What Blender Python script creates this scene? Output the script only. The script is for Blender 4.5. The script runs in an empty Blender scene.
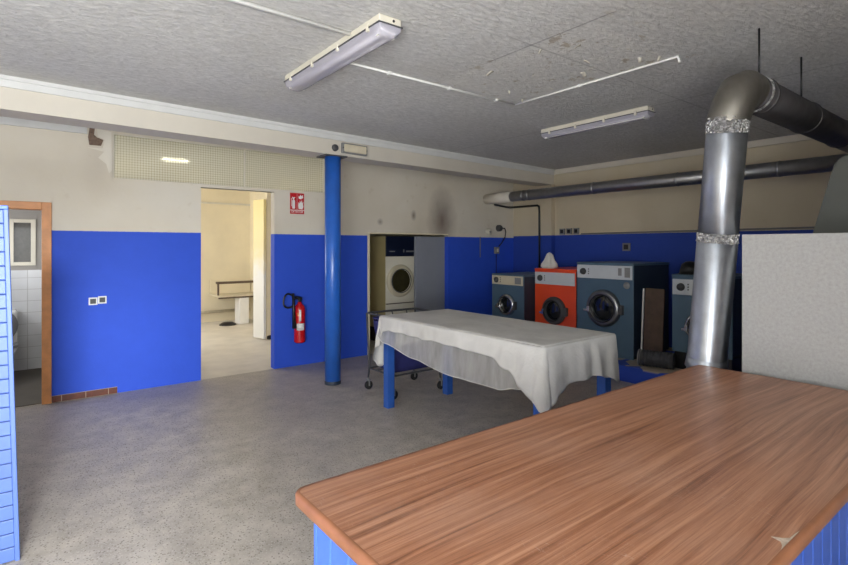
import bpy, bmesh, math, random
from mathutils import Vector, Matrix, noise
random.seed(7)
PI = math.pi
SC = bpy.context.scene
COL = SC.collection

# ------------------------------------------------------------------ helpers
def lin(c):
    return c / 12.92 if c <= 0.04045 else ((c + 0.055) / 1.055) ** 2.4
def rgb(r, g, b):
    return (lin(r / 255), lin(g / 255), lin(b / 255), 1)

class MB:
    """collects shapes into one mesh"""
    def __init__(s):
        s.bm = bmesh.new()
    def box(s, x0, x1, y0, y1, z0, z1, bev=0, seg=2, M=None):
        r = bmesh.ops.create_cube(s.bm, size=1)
        vs = r['verts']
        for v in vs:
            v.co = Vector(((x0 + x1) / 2 + v.co.x * (x1 - x0), (y0 + y1) / 2 + v.co.y * (y1 - y0), (z0 + z1) / 2 + v.co.z * (z1 - z0)))
            if M: v.co = M @ v.co
        if bev:
            es = list({e for v in vs for e in v.link_edges})
            bmesh.ops.bevel(s.bm, geom=es, offset=bev, segments=seg, profile=0.5, affect='EDGES')
        return s
    def cyl(s, p0, p1, r, r1=None, n=20, caps=True):
        return s.tube([p0, p1], r, n, caps, radii=[r, r if r1 is None else r1])
    def tube(s, pts, r, n=12, caps=True, radii=None, closed=False):
        pts = [Vector(p) for p in pts]
        m = len(pts)
        rings = []
        up = None
        for i, p in enumerate(pts):
            if closed:
                t = (pts[(i + 1) % m] - pts[i - 1])
            elif i == 0: t = pts[1] - pts[0]
            elif i == m - 1: t = pts[-1] - pts[-2]
            else: t = (pts[i + 1] - p).normalized() + (p - pts[i - 1]).normalized()
            t.normalize()
            if up is None:
                a = Vector((0, 0, 1)) if abs(t.z) < 0.9 else Vector((1, 0, 0))
                up = (a - t * a.dot(t)).normalized()
            else:
                up = (up - t * up.dot(t)).normalized()
            sd = t.cross(up)
            rr = radii[i] if radii else r
            k = 1.0
            if 0 < i < m - 1 or closed:
                a = (pts[(i + 1) % m] - p).normalized(); b = (p - pts[i - 1]).normalized()
                k = 1 / max(0.5, math.cos(a.angle(b, 0) / 2))
            rings.append([s.bm.verts.new(p + (up * math.cos(2 * PI * j / n) + sd * math.sin(2 * PI * j / n)) * rr * (k if k < 1.3 else 1.3)) for j in range(n)])
        R = m if closed else m - 1
        for i in range(R):
            a, b = rings[i], rings[(i + 1) % m]
            for j in range(n):
                f = s.bm.faces.new((a[j], b[j], b[(j + 1) % n], a[(j + 1) % n])); f.smooth = True
        if caps and not closed:
            s.bm.faces.new(rings[0][::-1]) if False else s.bm.faces.new(rings[0])
            s.bm.faces.new(rings[-1][::-1])
        return s
    def lathe(s, prof, o, ax=(0, 0, 1), n=32, close=True):
        """prof: list of (radius, height along axis)"""
        o = Vector(o); ax = Vector(ax).normalized()
        a = Vector((0, 0, 1)) if abs(ax.z) < 0.9 else Vector((1, 0, 0))
        u = (a - ax * a.dot(ax)).normalized(); w = ax.cross(u)
        rings = []
        for r, h in prof:
            if r < 1e-6:
                rings.append([s.bm.verts.new(o + ax * h)])
            else:
                rings.append([s.bm.verts.new(o + ax * h + (u * math.cos(2 * PI * j / n) + w * math.sin(2 * PI * j / n)) * r) for j in range(n)])
        for a_, b in zip(rings, rings[1:]):
            for j in range(n):
                k = (j + 1) % n
                if len(a_) == 1 and len(b) == 1: continue
                if len(a_) == 1: vs = (a_[0], b[j], b[k])
                elif len(b) == 1: vs = (a_[j], b[0], a_[k])
                else: vs = (a_[j], b[j], b[k], a_[k])
                f = s.bm.faces.new(vs); f.smooth = True
        return s
    def prism(s, poly, ax, t0, t1, bev=0):
        """polygon extruded along axis: ax 'x' -> poly is (y,z); 'y' -> (x,z); 'z' -> (x,y)"""
        def P(a, b, t):
            return {'x': (t, a, b), 'y': (a, t, b), 'z': (a, b, t)}[ax]
        A = [s.bm.verts.new(P(a, b, t0)) for a, b in poly]
        B = [s.bm.verts.new(P(a, b, t1)) for a, b in poly]
        n = len(poly)
        fs = [s.bm.faces.new(A), s.bm.faces.new(B[::-1])]
        for i in range(n):
            fs.append(s.bm.faces.new((A[i], B[i], B[(i + 1) % n], A[(i + 1) % n])))
        if bev:
            es = list({e for f in fs[:2] for e in f.edges})
            bmesh.ops.bevel(s.bm, geom=es, offset=bev, segments=2, profile=0.5, affect='EDGES')
        return s
    def grid(s, rows, smooth=True, flip=False):
        V = [[s.bm.verts.new(p) for p in r] for r in rows]
        for i in range(len(V) - 1):
            for j in range(len(V[0]) - 1):
                q = (V[i][j], V[i + 1][j], V[i + 1][j + 1], V[i][j + 1])
                f = s.bm.faces.new(q[::-1] if flip else q); f.smooth = smooth
        return s
    def build(s, name, m, parent=None, loc=None, smooth=None, autosmooth=False):
        bmesh.ops.remove_doubles(s.bm, verts=s.bm.verts, dist=1e-5)
        bmesh.ops.recalc_face_normals(s.bm, faces=s.bm.faces)
        me = bpy.data.meshes.new(name)
        s.bm.to_mesh(me); s.bm.free()
        o = bpy.data.objects.new(name, me)
        COL.objects.link(o)
        if m: me.materials.append(m)
        if parent: o.parent = parent
        if loc: o.location = loc
        return o

def tag(o, label, cat, group=None, kind=None):
    o['label'] = label; o['category'] = cat
    if group: o['group'] = group
    if kind: o['kind'] = kind
    return o
def thing(name, label, cat, loc=(0, 0, 0), group=None):
    o = bpy.data.objects.new(name, None); COL.objects.link(o)
    o.location = loc
    o.empty_display_size = 0.1
    return tag(o, label, cat, group)
def struct(o):
    o['kind'] = 'structure'; return o
def copy_tree(o, parent=None):
    c = o.copy(); COL.objects.link(c)
    if parent: c.parent = parent
    for ch in [x for x in COL.objects if x.parent is o]:
        copy_tree(ch, c)
    return c

# ------------------------------------------------------------------ materials
class NT:
    def __init__(s, name):
        s.m = bpy.data.materials.new(name); s.m.use_nodes = True
        s.t = s.m.node_tree; s.n = s.t.nodes; s.l = s.t.links
        s.b = s.n['Principled BSDF']; s.out = s.n['Material Output']
    def new(s, k, **kw):
        x = s.n.new(k)
        for a, v in kw.items(): setattr(x, a, v)
        return x
    def link(s, a, b): s.l.new(a, b)
    def pos(s, scale=(1, 1, 1), obj=False, rot=(0, 0, 0)):
        mp = s.new('ShaderNodeMapping'); mp.inputs['Scale'].default_value = scale; mp.inputs['Rotation'].default_value = rot
        if obj:
            s.link(s.new('ShaderNodeTexCoord').outputs['Object'], mp.inputs[0])
        else:
            s.link(s.new('ShaderNodeNewGeometry').outputs['Position'], mp.inputs[0])
        return mp.outputs[0]
    def noise(s, vec, scale, detail=4, rough=0.55, dist=0):
        x = s.new('ShaderNodeTexNoise'); x.inputs['Scale'].default_value = scale
        x.inputs['Detail'].default_value = detail; x.inputs['Roughness'].default_value = rough; x.inputs['Distortion'].default_value = dist
        s.link(vec, x.inputs['Vector']); return x.outputs['Fac']
    def ramp(s, fac, stops, interp='LINEAR'):
        x = s.new('ShaderNodeValToRGB'); x.color_ramp.interpolation = interp
        e = x.color_ramp.elements
        while len(e) < len(stops): e.new(0.5)
        for i, (p, c) in enumerate(stops):
            e[i].position = p; e[i].color = c if len(c) == 4 else (*c, 1)
        s.link(fac, x.inputs[0]); return x.outputs[0]
    def mix(s, fac, a, b, mode='MIX'):
        x = s.new('ShaderNodeMix', data_type='RGBA', blend_type=mode)
        for sock, v in ((x.inputs[0], fac), (x.inputs[6], a), (x.inputs[7], b)):
            if hasattr(v, 'is_linked'): s.link(v, sock)
            else: sock.default_value = v
        return x.outputs[2]
    def math(s, op, a, b=0.0, clamp=False):
        x = s.new('ShaderNodeMath', operation=op, use_clamp=clamp)
        for sock, v in ((x.inputs[0], a), (x.inputs[1], b)):
            if hasattr(v, 'is_linked'): s.link(v, sock)
            else: sock.default_value = v
        return x.outputs[0]
    def sep(s, vec):
        x = s.new('ShaderNodeSeparateXYZ'); s.link(vec, x.inputs[0]); return x.outputs
    def band(s, v, lo, hi, soft=0.004):
        """1 between lo and hi"""
        a = s.new('ShaderNodeMapRange'); s.link(v, a.inputs[0]); a.inputs[1].default_value = lo - soft; a.inputs[2].default_value = lo + soft
        b = s.new('ShaderNodeMapRange'); s.link(v, b.inputs[0]); b.inputs[1].default_value = hi + soft; b.inputs[2].default_value = hi - soft
        return s.math('MULTIPLY', a.outputs[0], b.outputs[0])
    def bump(s, h, strength=0.2, dist=0.01):
        x = s.new('ShaderNodeBump'); x.inputs['Strength'].default_value = strength; x.inputs['Distance'].default_value = dist
        s.link(h, x.inputs['Height']); s.link(x.outputs[0], s.b.inputs['Normal'])
    def col(s, c):
        if hasattr(c, 'is_linked'): s.link(c, s.b.inputs['Base Color'])
        else: s.b.inputs['Base Color'].default_value = c
    def set(s, rough=None, metal=None, spec=None):
        if rough is not None:
            if hasattr(rough, 'is_linked'): s.link(rough, s.b.inputs['Roughness'])
            else: s.b.inputs['Roughness'].default_value = rough
        if metal is not None: s.b.inputs['Metallic'].default_value = metal
        if spec is not None: s.b.inputs['Specular IOR Level'].default_value = spec
        return s

def simple(name, c, rough=0.5, metal=0.0, var=0.12, scale=6, bump=0.0, spec=0.5, bscale=60):
    """painted / plain surface with a little procedural variation"""
    t = NT(name)
    v = t.pos(obj=True)
    n = t.noise(v, scale, 5)
    d = tuple(x * (1 - var) for x in c[:3]) + (1,); u = tuple(min(1, x * (1 + var)) for x in c[:3]) + (1,)
    t.col(t.ramp(n, [(0.3, d), (0.7, u)])); t.set(rough, metal, spec)
    if bump: t.bump(t.noise(v, bscale, 3), bump, 0.004)
    return t.m

CREAM = rgb(218, 211, 197); BLUE = rgb(48, 86, 208)
def wall_mat(name, top, cream, blue, stains=()):
    t = NT(name)
    p = t.pos(); x, y, z = t.sep(p)
    n1 = t.noise(p, 0.9, 5); n2 = t.noise(p, 7, 6, 0.6)
    c = t.mix(t.ramp(n1, [(0.35, (0, 0, 0)), (0.7, (1, 1, 1))]), cream, tuple(a * b for a, b in zip(cream[:3], (0.9, 0.87, 0.82))) + (1,))
    c = t.mix(t.ramp(n2, [(0.62, (0, 0, 0)), (0.78, (0.35, 0.35, 0.35))]), c, rgb(180, 165, 138))
    b = t.mix(t.ramp(n2, [(0.35, (0, 0, 0)), (0.75, (1, 1, 1))]), blue, tuple(a * 0.94 for a in blue[:3]) + (1,))
    b = t.mix(t.ramp(n1, [(0.45, (0, 0, 0)), (0.8, (0.6, 0.6, 0.6))]), b, tuple(a * 0.9 for a in blue[:3]) + (1,))
    for (sx, sz, rx, rz, col, k) in stains:     # soot and damp marks
        dx = t.math('DIVIDE', t.math('SUBTRACT', x, sx), rx); dz = t.math('DIVIDE', t.math('SUBTRACT', z, sz), rz)
        r = t.math('SQRT', t.math('ADD', t.math('MULTIPLY', dx, dx), t.math('MULTIPLY', dz, dz)))
        r = t.math('ADD', r, t.math('MULTIPLY', t.math('SUBTRACT', n2, 0.5), 0.35))
        f = t.math('MULTIPLY', t.math('SUBTRACT', 1.0, r, True), k)
        c = t.mix(f, c, col)
    zz = t.math('ADD', z, t.math('MULTIPLY', t.math('SUBTRACT', t.noise(p, 25, 2), 0.5), 0.006))
    f = t.band(zz, -1, top, 0.002)
    t.col(t.mix(f, c, b)); t.set(0.62, spec=0.3)
    t.bump(t.noise(p, 30, 5, 0.6), 0.25, 0.006)
    return t.m

M = {}
M['wall'] = wall_mat('wall_paint_back', 1.77, CREAM, BLUE, [(5.42, 2.02, 0.34, 0.62, rgb(112, 98, 92), 0.9), (4.83, 2.1, 0.06, 0.1, rgb(110, 98, 88), 0.9), (4.2, 1.98, 0.06, 0.06, rgb(120, 108, 96), 0.7), (0.6, 2.5, 0.2, 0.5, rgb(190, 178, 162), 0.4)])
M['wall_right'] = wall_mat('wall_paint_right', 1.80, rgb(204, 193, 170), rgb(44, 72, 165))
M['plaster'] = simple('cream_plaster', CREAM, 0.7, var=0.06, scale=2, bump=0.2)
M['beam'] = simple('beam_paint', rgb(204, 197, 184), 0.6, var=0.05, scale=2, bump=0.15)
M['white_trim'] = simple('white_cornice', rgb(206, 206, 204), 0.55, var=0.04)
M['yellow_plaster'] = simple('yellowed_plaster', rgb(226, 214, 184), 0.7, var=0.06, scale=2)

# ceiling: brushed grey white boards, seams and a patch of peeling paint
t = NT('ceiling_boards'); p = t.pos(); x, y, z = t.sep(p)
st = t.noise(t.pos((1.6, 3.6, 1), rot=(0, 0, 0.6)), 10, 6, 0.66, 0.5)
st2 = t.noise(t.pos((1.5, 7, 1), rot=(0, 0, -0.5)), 7, 4, 0.6)
big = t.noise(p, 0.8, 3)
c = t.ramp(st, [(0.3, rgb(192, 191, 188)), (0.7, rgb(232, 231, 228))])
c = t.mix(t.math('MULTIPLY', st2, 0.3), c, rgb(174, 173, 170))
c = t.mix(t.ramp(big, [(0.4, (0, 0, 0)), (0.75, (0.4, 0.4, 0.4))]), c, rgb(182, 179, 173))
nz = t.noise(p, 9, 5, 0.65)
patch = t.math('MULTIPLY', t.band(x, 2.62, 3.54, 0.02), t.band(y, 1.75, 3.15, 0.03))
pe = t.math('MULTIPLY', patch, 0.35)
c = t.mix(pe, c, rgb(226, 223, 216))
fl = t.math('MULTIPLY', t.math('MULTIPLY', t.band(x, 2.55, 3.7, 0.1), t.band(y, 1.6, 3.2, 0.1)), t.ramp(nz, [(0.60, (0, 0, 0)), (0.64, (1, 1, 1))]))
c = t.mix(t.math('MULTIPLY', fl, 0.75), c, rgb(172, 160, 140))
for axis, at, lo, hi, dark in (('y', 3.58, -2, 7, 0.3), ('x', 4.62, -1, 5.4, 0.4), ('y', 2.2, 2.4, 7, 0.35), ('x', 2.6, 1.6, 2.6, 0.5), ('x', 0.95, -2, 5, 0.25), ('y', 0.6, 0, 7, 0.3)):
    a, b = (y, x) if axis == 'y' else (x, y)
    f = t.math('MULTIPLY', t.math('MULTIPLY', t.band(a, at - 0.006, at + 0.006, 0.004), t.band(b, lo, hi, 0.05)), dark)
    c = t.mix(f, c, rgb(222, 220, 214) if dark < 0.33 else rgb(95, 92, 88))
t.col(c); t.set(0.8, spec=0.2)
t.bump(t.math('ADD', st, t.math('MULTIPLY', st2, 0.5)), 0.9, 0.02)
M['ceiling'] = t.m

# floor: worn grey-beige terrazzo with dark chips
t = NT('terrazzo_floor'); p = t.pos()
big = t.noise(p, 0.7, 4); mid = t.noise(p, 5, 5, 0.65)
c = t.ramp(mid, [(0.3, rgb(152, 145, 135)), (0.7, rgb(196, 188, 177))])
c = t.mix(t.ramp(big, [(0.4, (0, 0, 0)), (0.7, (0.5, 0.5, 0.5))]), c, rgb(164, 156, 145))
for sc, lo, hi, cc, k in ((70, 0.2, 0.4, rgb(86, 80, 74), 0.7), (95, 0.28, 0.4, rgb(200, 194, 184), 0.6), (38, 0.10, 0.22, rgb(98, 84, 76), 0.7)):
    v = t.new('ShaderNodeTexVoronoi'); v.inputs['Scale'].default_value = sc; v.inputs['Randomness'].default_value = 1
    wv = t.new('ShaderNodeVectorMath', operation='ADD'); t.link(p, wv.inputs[0]); wv.inputs[1].default_value = (sc * 0.37, sc * 0.11, 0)
    t.link(wv.outputs[0], v.inputs['Vector'])
    pick = t.ramp(t.math('FRACT', t.math('MULTIPLY', t.sep(v.outputs['Color'])[0], 7.0)), [(0.5, (0, 0, 0)), (0.52, (1, 1, 1))])
    f = t.math('MULTIPLY', t.math('MULTIPLY', t.ramp(v.outputs['Distance'], [(lo, (1, 1, 1)), (hi, (0, 0, 0))]), pick), k)
    c = t.mix(f, c, cc)
t.col(c); t.set(t.ramp(mid, [(0.3, (0.36,) * 3), (0.7, (0.56,) * 3)]), spec=0.4)
t.bump(mid, 0.08, 0.004)
M['floor'] = t.m
M['back_floor'] = simple('pale_concrete', rgb(214, 208, 198), 0.5, var=0.1, scale=3)
M['toilet_floor'] = simple('dark_floor', rgb(92, 86, 78), 0.5, var=0.15, scale=4)

# wood laminate worktop, grain along x
t = NT('wood_laminate'); p = t.pos()
warp = t.noise(t.pos((0.35, 1.6, 1)), 1.6, 2)
gv = t.new('ShaderNodeVectorMath', operation='ADD'); t.link(t.pos((0.30, 16, 1)), gv.inputs[0])
cm = t.new('ShaderNodeCombineXYZ'); t.link(t.math('MULTIPLY', warp, 2.6), cm.inputs[1]); t.link(cm.outputs[0], gv.inputs[1])
g1 = t.noise(gv.outputs[0], 3.0, 8, 0.72, 0.1)
g2 = t.noise(t.pos((1.2, 110, 1)), 2.5, 4, 0.7)
w = t.new('ShaderNodeTexWave', wave_type='BANDS', bands_direction='Y'); w.inputs['Scale'].default_value = 0.5; w.inputs['Distortion'].default_value = 6; w.inputs['Detail'].default_value = 2; w.inputs['Detail Scale'].default_value = 0.8
t.link(gv.outputs[0], w.inputs['Vector'])
c = t.ramp(g1, [(0.32, rgb(98, 60, 40)), (0.44, rgb(154, 104, 76)), (0.58, rgb(180, 130, 100)), (0.75, rgb(196, 150, 120))])
c = t.mix(t.math('MULTIPLY', w.outputs['Fac'], 0.22), c, rgb(128, 80, 56))
c = t.mix(t.ramp(g2, [(0.5, (0, 0, 0)), (0.7, (0.6, 0.6, 0.6))]), c, rgb(106, 64, 46))
wear = t.noise(p, 2.3, 5, 0.6)
c = t.mix(t.ramp(wear, [(0.45, (0, 0, 0)), (0.8, (0.3, 0.3, 0.3))]), c, rgb(190, 160, 142))
sc_ = t.noise(t.pos((3, 1, 1), rot=(0, 0, 1.1)), 9, 2, 0.4, 2.5)
x, y, z = t.sep(p)
dd = t.math('ABSOLUTE', t.math('SUBTRACT', sc_, 0.5))
scr = t.math('MULTIPLY', t.ramp(dd, [(0.0, (1, 1, 1)), (0.006, (0, 0, 0))]), t.ramp(t.noise(p, 3.5, 2), [(0.55, (0, 0, 0)), (0.62, (0.35,) * 3)]))
c = t.mix(scr, c, rgb(205, 190, 178))
t.col(c); t.set(t.ramp(wear, [(0.3, (0.3,) * 3), (0.7, (0.45,) * 3)]), spec=0.45)
M['wood'] = t.m
M['wood_edge'] = simple('wood_edge_strip', rgb(138, 90, 62), 0.42, var=0.2, scale=8)
M['chip'] = simple('chipped_laminate', rgb(182, 166, 150), 0.8, var=0.25, scale=60)

def planks_mat(name, c):
    return simple(name, c, 0.42, var=0.1, scale=3, spec=0.5)
M['blue_plank'] = planks_mat('blue_plank_paint', rgb(62, 100, 196))
M['pale_plank'] = planks_mat('pale_blue_plank_paint', rgb(74, 100, 164))
M['groove'] = simple('plank_groove', rgb(28, 58, 130), 0.7)
M['blue_paint'] = simple('blue_gloss_paint', rgb(40, 98, 190), 0.28, var=0.12, scale=5, spec=0.6)
M['table_blue'] = simple('table_leg_blue', rgb(44, 90, 172), 0.4, var=0.15, scale=5)
M['orange_wood'] = simple('varnished_pine', rgb(206, 140, 84), 0.45, var=0.15, scale=9)

def steel(name, c, r0, r1, aniso=False, sc=(30, 30, 3)):
    t = NT(name); v = t.pos(sc, obj=True)
    n = t.noise(v, 1.5, 5); m = t.noise(t.pos(obj=True), 12, 4)
    t.col(t.ramp(m, [(0.3, tuple(a * 0.82 for a in c[:3])), (0.7, c)])); t.set(t.ramp(n, [(0.3, (r0,) * 3), (0.7, (r1,) * 3)]), 1.0)
    t.bump(m, 0.015, 0.004)
    if aniso:
        tg = t.new('ShaderNodeTangent', direction_type='RADIAL', axis='Z'); t.link(tg.outputs[0], t.b.inputs['Tangent']); t.b.inputs['Anisotropic'].default_value = 0.8; t.b.inputs['Anisotropic Rotation'].default_value = 0.25
    return t.m
M['galv'] = steel('galvanised_steel', rgb(206, 212, 221), 0.42, 0.54, True, (40, 40, 0.6))
M['dull_galv'] = steel('dull_galvanised_steel', rgb(150, 146, 138), 0.42, 0.56)
M['dark_galv'] = steel('dark_galvanised_steel', rgb(112, 110, 112), 0.4, 0.52)
M['wall_galv'] = steel('wall_duct_steel', rgb(176, 176, 178), 0.38, 0.5)
M['chrome'] = steel('polished_steel', rgb(200, 200, 200), 0.15, 0.28)
M['grey_chrome'] = steel('grey_steel_ring', rgb(150, 152, 154), 0.28, 0.4)
t = NT('crumpled_foil'); v = t.pos(obj=True)
vo = t.new('ShaderNodeTexVoronoi'); vo.inputs['Scale'].default_value = 70; t.link(v, vo.inputs['Vector'])
t.col(t.ramp(t.sep(vo.outputs['Color'])[0], [(0.2, rgb(180, 180, 180)), (0.8, rgb(240, 240, 240))])); t.set(0.38, 0.75); t.bump(vo.outputs['Distance'], 1.0, 0.03)
M['foil'] = t.m
M['hood'] = simple('grey_green_sheet_metal', rgb(74, 76, 72), 0.55, 0.2, var=0.12, scale=4)
t = NT('grey_melamine_board'); v = t.pos(obj=True)
c = t.ramp(t.noise(v, 60, 4, 0.7), [(0.35, rgb(150, 149, 147)), (0.65, rgb(164, 163, 161))])
c = t.mix(t.ramp(t.noise(v, 22, 3, 0.5), [(0.70, (0, 0, 0)), (0.78, (0.5,) * 3)]), c, rgb(140, 136, 132))
t.col(c); t.set(0.6); M['melamine'] = t.m
M['board_edge'] = simple('board_edge', rgb(206, 202, 196), 0.6)

M['washer_blue'] = simple('washer_grey_blue_enamel', rgb(78, 102, 120), 0.35, var=0.07, scale=3, spec=0.5)
M['washer_orange'] = simple('washer_orange_enamel', rgb(226, 76, 36), 0.35, var=0.06, scale=3)
M['washer_dark'] = simple('washer_dark_side', rgb(38, 50, 66), 0.5, var=0.1)
M['panel_grey'] = simple('control_panel_grey', rgb(196, 200, 204), 0.4, var=0.05, scale=4)
M['panel_cream'] = simple('control_panel_cream', rgb(206, 196, 170), 0.4, var=0.05, scale=4)
M['black'] = simple('black_plastic', rgb(24, 24, 26), 0.4, var=0.1)
M['black_rubber'] = simple('black_rubber', rgb(30, 30, 32), 0.7, var=0.15)
M['dark_grey'] = simple('dark_grey_plastic', rgb(70, 70, 72), 0.55, var=0.1)
M['mid_grey'] = simple('mid_grey_plastic', rgb(130, 130, 130), 0.5, var=0.1)
M['glass_dark'] = simple('dark_porthole_glass', rgb(22, 26, 28), 0.08, var=0.1, spec=0.8)
M['dryer_white'] = simple('dryer_cream_enamel', rgb(232, 226, 208), 0.35, var=0.04, scale=3)
M['dryer_side'] = simple('dryer_side_shaded', rgb(186, 170, 122), 0.5, var=0.06, scale=2)  # beige side panel, its shade put into the olive tone
M['navy'] = simple('navy_panel', rgb(20, 28, 52), 0.35, var=0.1)
M['olive_glass'] = simple('olive_porthole_glass', rgb(58, 54, 34), 0.12, var=0.2, scale=8, spec=0.7)
M['locker_grey'] = simple('grey_sheet_panel', rgb(138, 142, 152), 0.45, var=0.05, scale=3)
M['red'] = simple('red_enamel', rgb(196, 20, 28), 0.25, var=0.06, spec=0.6)
M['sign_red'] = simple('sign_red', rgb(190, 22, 34), 0.4, var=0.04)
M['white'] = simple('white_plastic', rgb(235, 234, 230), 0.45, var=0.04)
M['off_white'] = simple('aged_white_plastic', rgb(212, 206, 190), 0.5, var=0.08, scale=5)
M['ceramic'] = simple('white_ceramic', rgb(228, 228, 226), 0.15, var=0.02, spec=0.7)
M['grey_plastic'] = simple('grey_toilet_lid', rgb(110, 110, 112), 0.4)
M['brown_tile'] = simple('brown_skirting_tile', rgb(98, 52, 36), 0.35, var=0.25, scale=25)
M['grout'] = simple('grout', rgb(176, 160, 140), 0.8)
M['brick'] = simple('broken_brick', rgb(116, 96, 82), 0.9, var=0.3, scale=40, bump=0.5)
M['brown_board'] = simple('stained_brown_board', rgb(84, 66, 54), 0.6, var=0.3, scale=7)
M['bag_blue'] = simple('navy_canvas', rgb(44, 46, 108), 0.8, var=0.15, scale=20)
M['white_cloth'] = simple('white_plastic_bundle', rgb(226, 222, 214), 0.6, var=0.06)
M['rust'] = simple('dark_wooden_rail', rgb(92, 76, 62), 0.6, var=0.2, scale=10)
M['stone'] = simple('pale_stone', rgb(206, 196, 172), 0.6, var=0.1, scale=8)

# cloths
t = NT('white_sheet'); v = t.pos(obj=True)
t.col(t.ramp(t.noise(v, 3, 5), [(0.3, rgb(190, 188, 184)), (0.7, rgb(212, 210, 206))])); t.set(0.85, spec=0.15)
wv = t.noise(v, 5, 5, 0.6, 0.6); t.bump(wv, 0.35, 0.03)
M['sheet'] = t.m
t = NT('sheer_net'); v = t.pos(obj=True)
t.col(rgb(214, 212, 208)); t.set(0.9, spec=0.1)
tr = t.new('ShaderNodeBsdfTransparent'); mx = t.new('ShaderNodeMixShader')
t.link(t.ramp(t.noise(t.pos((1, 1, 0.3), obj=True), 14, 4), [(0.3, (0.34,) * 3), (0.7, (0.52,) * 3)]), mx.inputs[0])
t.link(tr.outputs[0], mx.inputs[1]); t.link(t.b.outputs[0], mx.inputs[2]); t.link(mx.outputs[0], t.out.inputs[0])
M['net'] = t.m

# lamp diffuser and glass
t = NT('ribbed_lamp_diffuser'); t.col(rgb(222, 219, 230)); t.set(0.22, spec=0.6); t.b.inputs['Transmission Weight'].default_value = 0.55; t.b.inputs['IOR'].default_value = 1.2
M['diffuser'] = t.m
t = NT('pebbled_glass'); p = t.pos()
x, y, z = t.sep(p)
gx = t.math('ABSOLUTE', t.math('SINE', t.math('MULTIPLY', x, PI / 0.028))); gz = t.math('ABSOLUTE', t.math('SINE', t.math('MULTIPLY', z, PI / 0.028)))
g = t.math('MULTIPLY', gx, gz)
t.col(t.ramp(g, [(0.05, rgb(200, 194, 166)), (0.4, rgb(242, 238, 218))])); t.set(0.14, spec=0.5)
t.b.inputs['Transmission Weight'].default_value = 0.4; t.b.inputs['IOR'].default_value = 1.3
t.bump(g, 0.25, 0.004)
M['pebbled'] = t.m
t = NT('window_glass'); t.col(rgb(230, 236, 238)); t.set(0.03); t.b.inputs['Transmission Weight'].default_value = 1.0; t.b.inputs['IOR'].default_value = 1.1
M['glass'] = t.m
M['dim_glass'] = simple('dusty_dark_pane', rgb(70, 68, 62), 0.3, var=0.2, scale=30)
# white glazed tiles of the toilet wall, grey paint above
t = NT('white_glazed_tiles'); p = t.pos(); x, y, z = t.sep(p)
def lines(v, step):
    f = t.math('FRACT', t.math('DIVIDE', v, step)); return t.math('MAXIMUM', t.ramp(f, [(0.0, (1,) * 3), (0.03, (0,) * 3)]), t.ramp(f, [(0.97, (0,) * 3), (1.0, (1,) * 3)]))
ln = t.math('MAXIMUM', t.math('MAXIMUM', lines(t.math('ADD', x, 10.0), 0.2), lines(t.math('ADD', y, 10.03), 0.2)), lines(z, 0.15))
tile = t.mix(t.noise(p, 3, 2), rgb(198, 200, 202), rgb(222, 224, 226)); tile = t.mix(ln, tile, rgb(168, 168, 168))
f = t.band(z, -1, 1.3, 0.003)
t.col(t.mix(f, rgb(150, 146, 140), tile)); t.set(t.ramp(f, [(0, (0.7,) * 3), (1, (0.12,) * 3)]))
M['toilet_wall'] = t.m
# plinth: worn pale concrete with blue paint left in angular patches
t = NT('plinth_worn_paint'); p = t.pos(); x, y, z = t.sep(p)
vo = t.new('ShaderNodeTexVoronoi', distance='CHEBYCHEV'); vo.inputs['Scale'].default_value = 3.0
t.link(t.pos(rot=(0, 0, 0.8)), vo.inputs['Vector'])
k = t.ramp(t.sep(vo.outputs['Color'])[1], [(0.5, (0, 0, 0)), (0.52, (1, 1, 1))])
c = t.mix(k, rgb(176, 164, 146), rgb(38, 74, 180))
t.col(t.mix(t.band(z, -1, 0.17, 0.01), c, rgb(36, 72, 182))); t.set(0.6); M['plinth'] = t.m
# lit tube
t = NT('lit_tube'); t.b.inputs['Emission Color'].default_value = (1, 0.98, 0.92, 1); t.b.inputs['Emission Strength'].default_value = 6
M['lit'] = t.m
t = NT('cream_panel_worn'); p = t.pos(); x, y, z = t.sep(p)
zz = t.math('ADD', z, t.math('MULTIPLY', t.math('SUBTRACT', t.noise(p, 6, 5), 0.5), 0.5))
t.col(t.ramp(t.math('DIVIDE', zz, 2.5), [(0.45, rgb(224, 222, 214)), (0.62, rgb(226, 210, 158)), (0.9, rgb(232, 214, 150))])); t.set(0.5)
M['worn_cream'] = t.m

# ------------------------------------------------------------------ room shell
XR, YB, H, XL, YF = 7.15, 6.48, 2.92, -3.0, -1.0
TB = 0.12
def wall_grid(us, zs, solid, ax, t0, t1):
    """wall made of cells: ax 'y' -> u is x, thickness along y; ax 'x' -> u is y"""
    m = MB()
    def P(u, t, z): return (u, t, z) if ax == 'y' else (t, u, z)
    nu, nz = len(us) - 1, len(zs) - 1
    S = lambda i, j: 0 <= i < nu and 0 <= j < nz and solid((us[i] + us[i + 1]) / 2, (zs[j] + zs[j + 1]) / 2)
    def q(*pts): m.bm.faces.new([m.bm.verts.new(p) for p in pts])
    for i in range(nu):
        for j in range(nz):
            if not S(i, j): continue
            a, b, c, d = us[i], us[i + 1], zs[j], zs[j + 1]
            q(P(a, t0, c), P(b, t0, c), P(b, t0, d), P(a, t0, d)); q(P(a, t1, c), P(a, t1, d), P(b, t1, d), P(b, t1, c))
            if not S(i - 1, j): q(P(a, t0, c), P(a, t0, d), P(a, t1, d), P(a, t1, c))
            if not S(i + 1, j): q(P(b, t0, c), P(b, t1, c), P(b, t1, d), P(b, t0, d))
            if not S(i, j - 1): q(P(a, t0, c), P(a, t1, c), P(b, t1, c), P(b, t0, c))
            if not S(i, j + 1): q(P(a, t0, d), P(b, t0, d), P(b, t1, d), P(a, t1, d))
    return m
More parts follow.
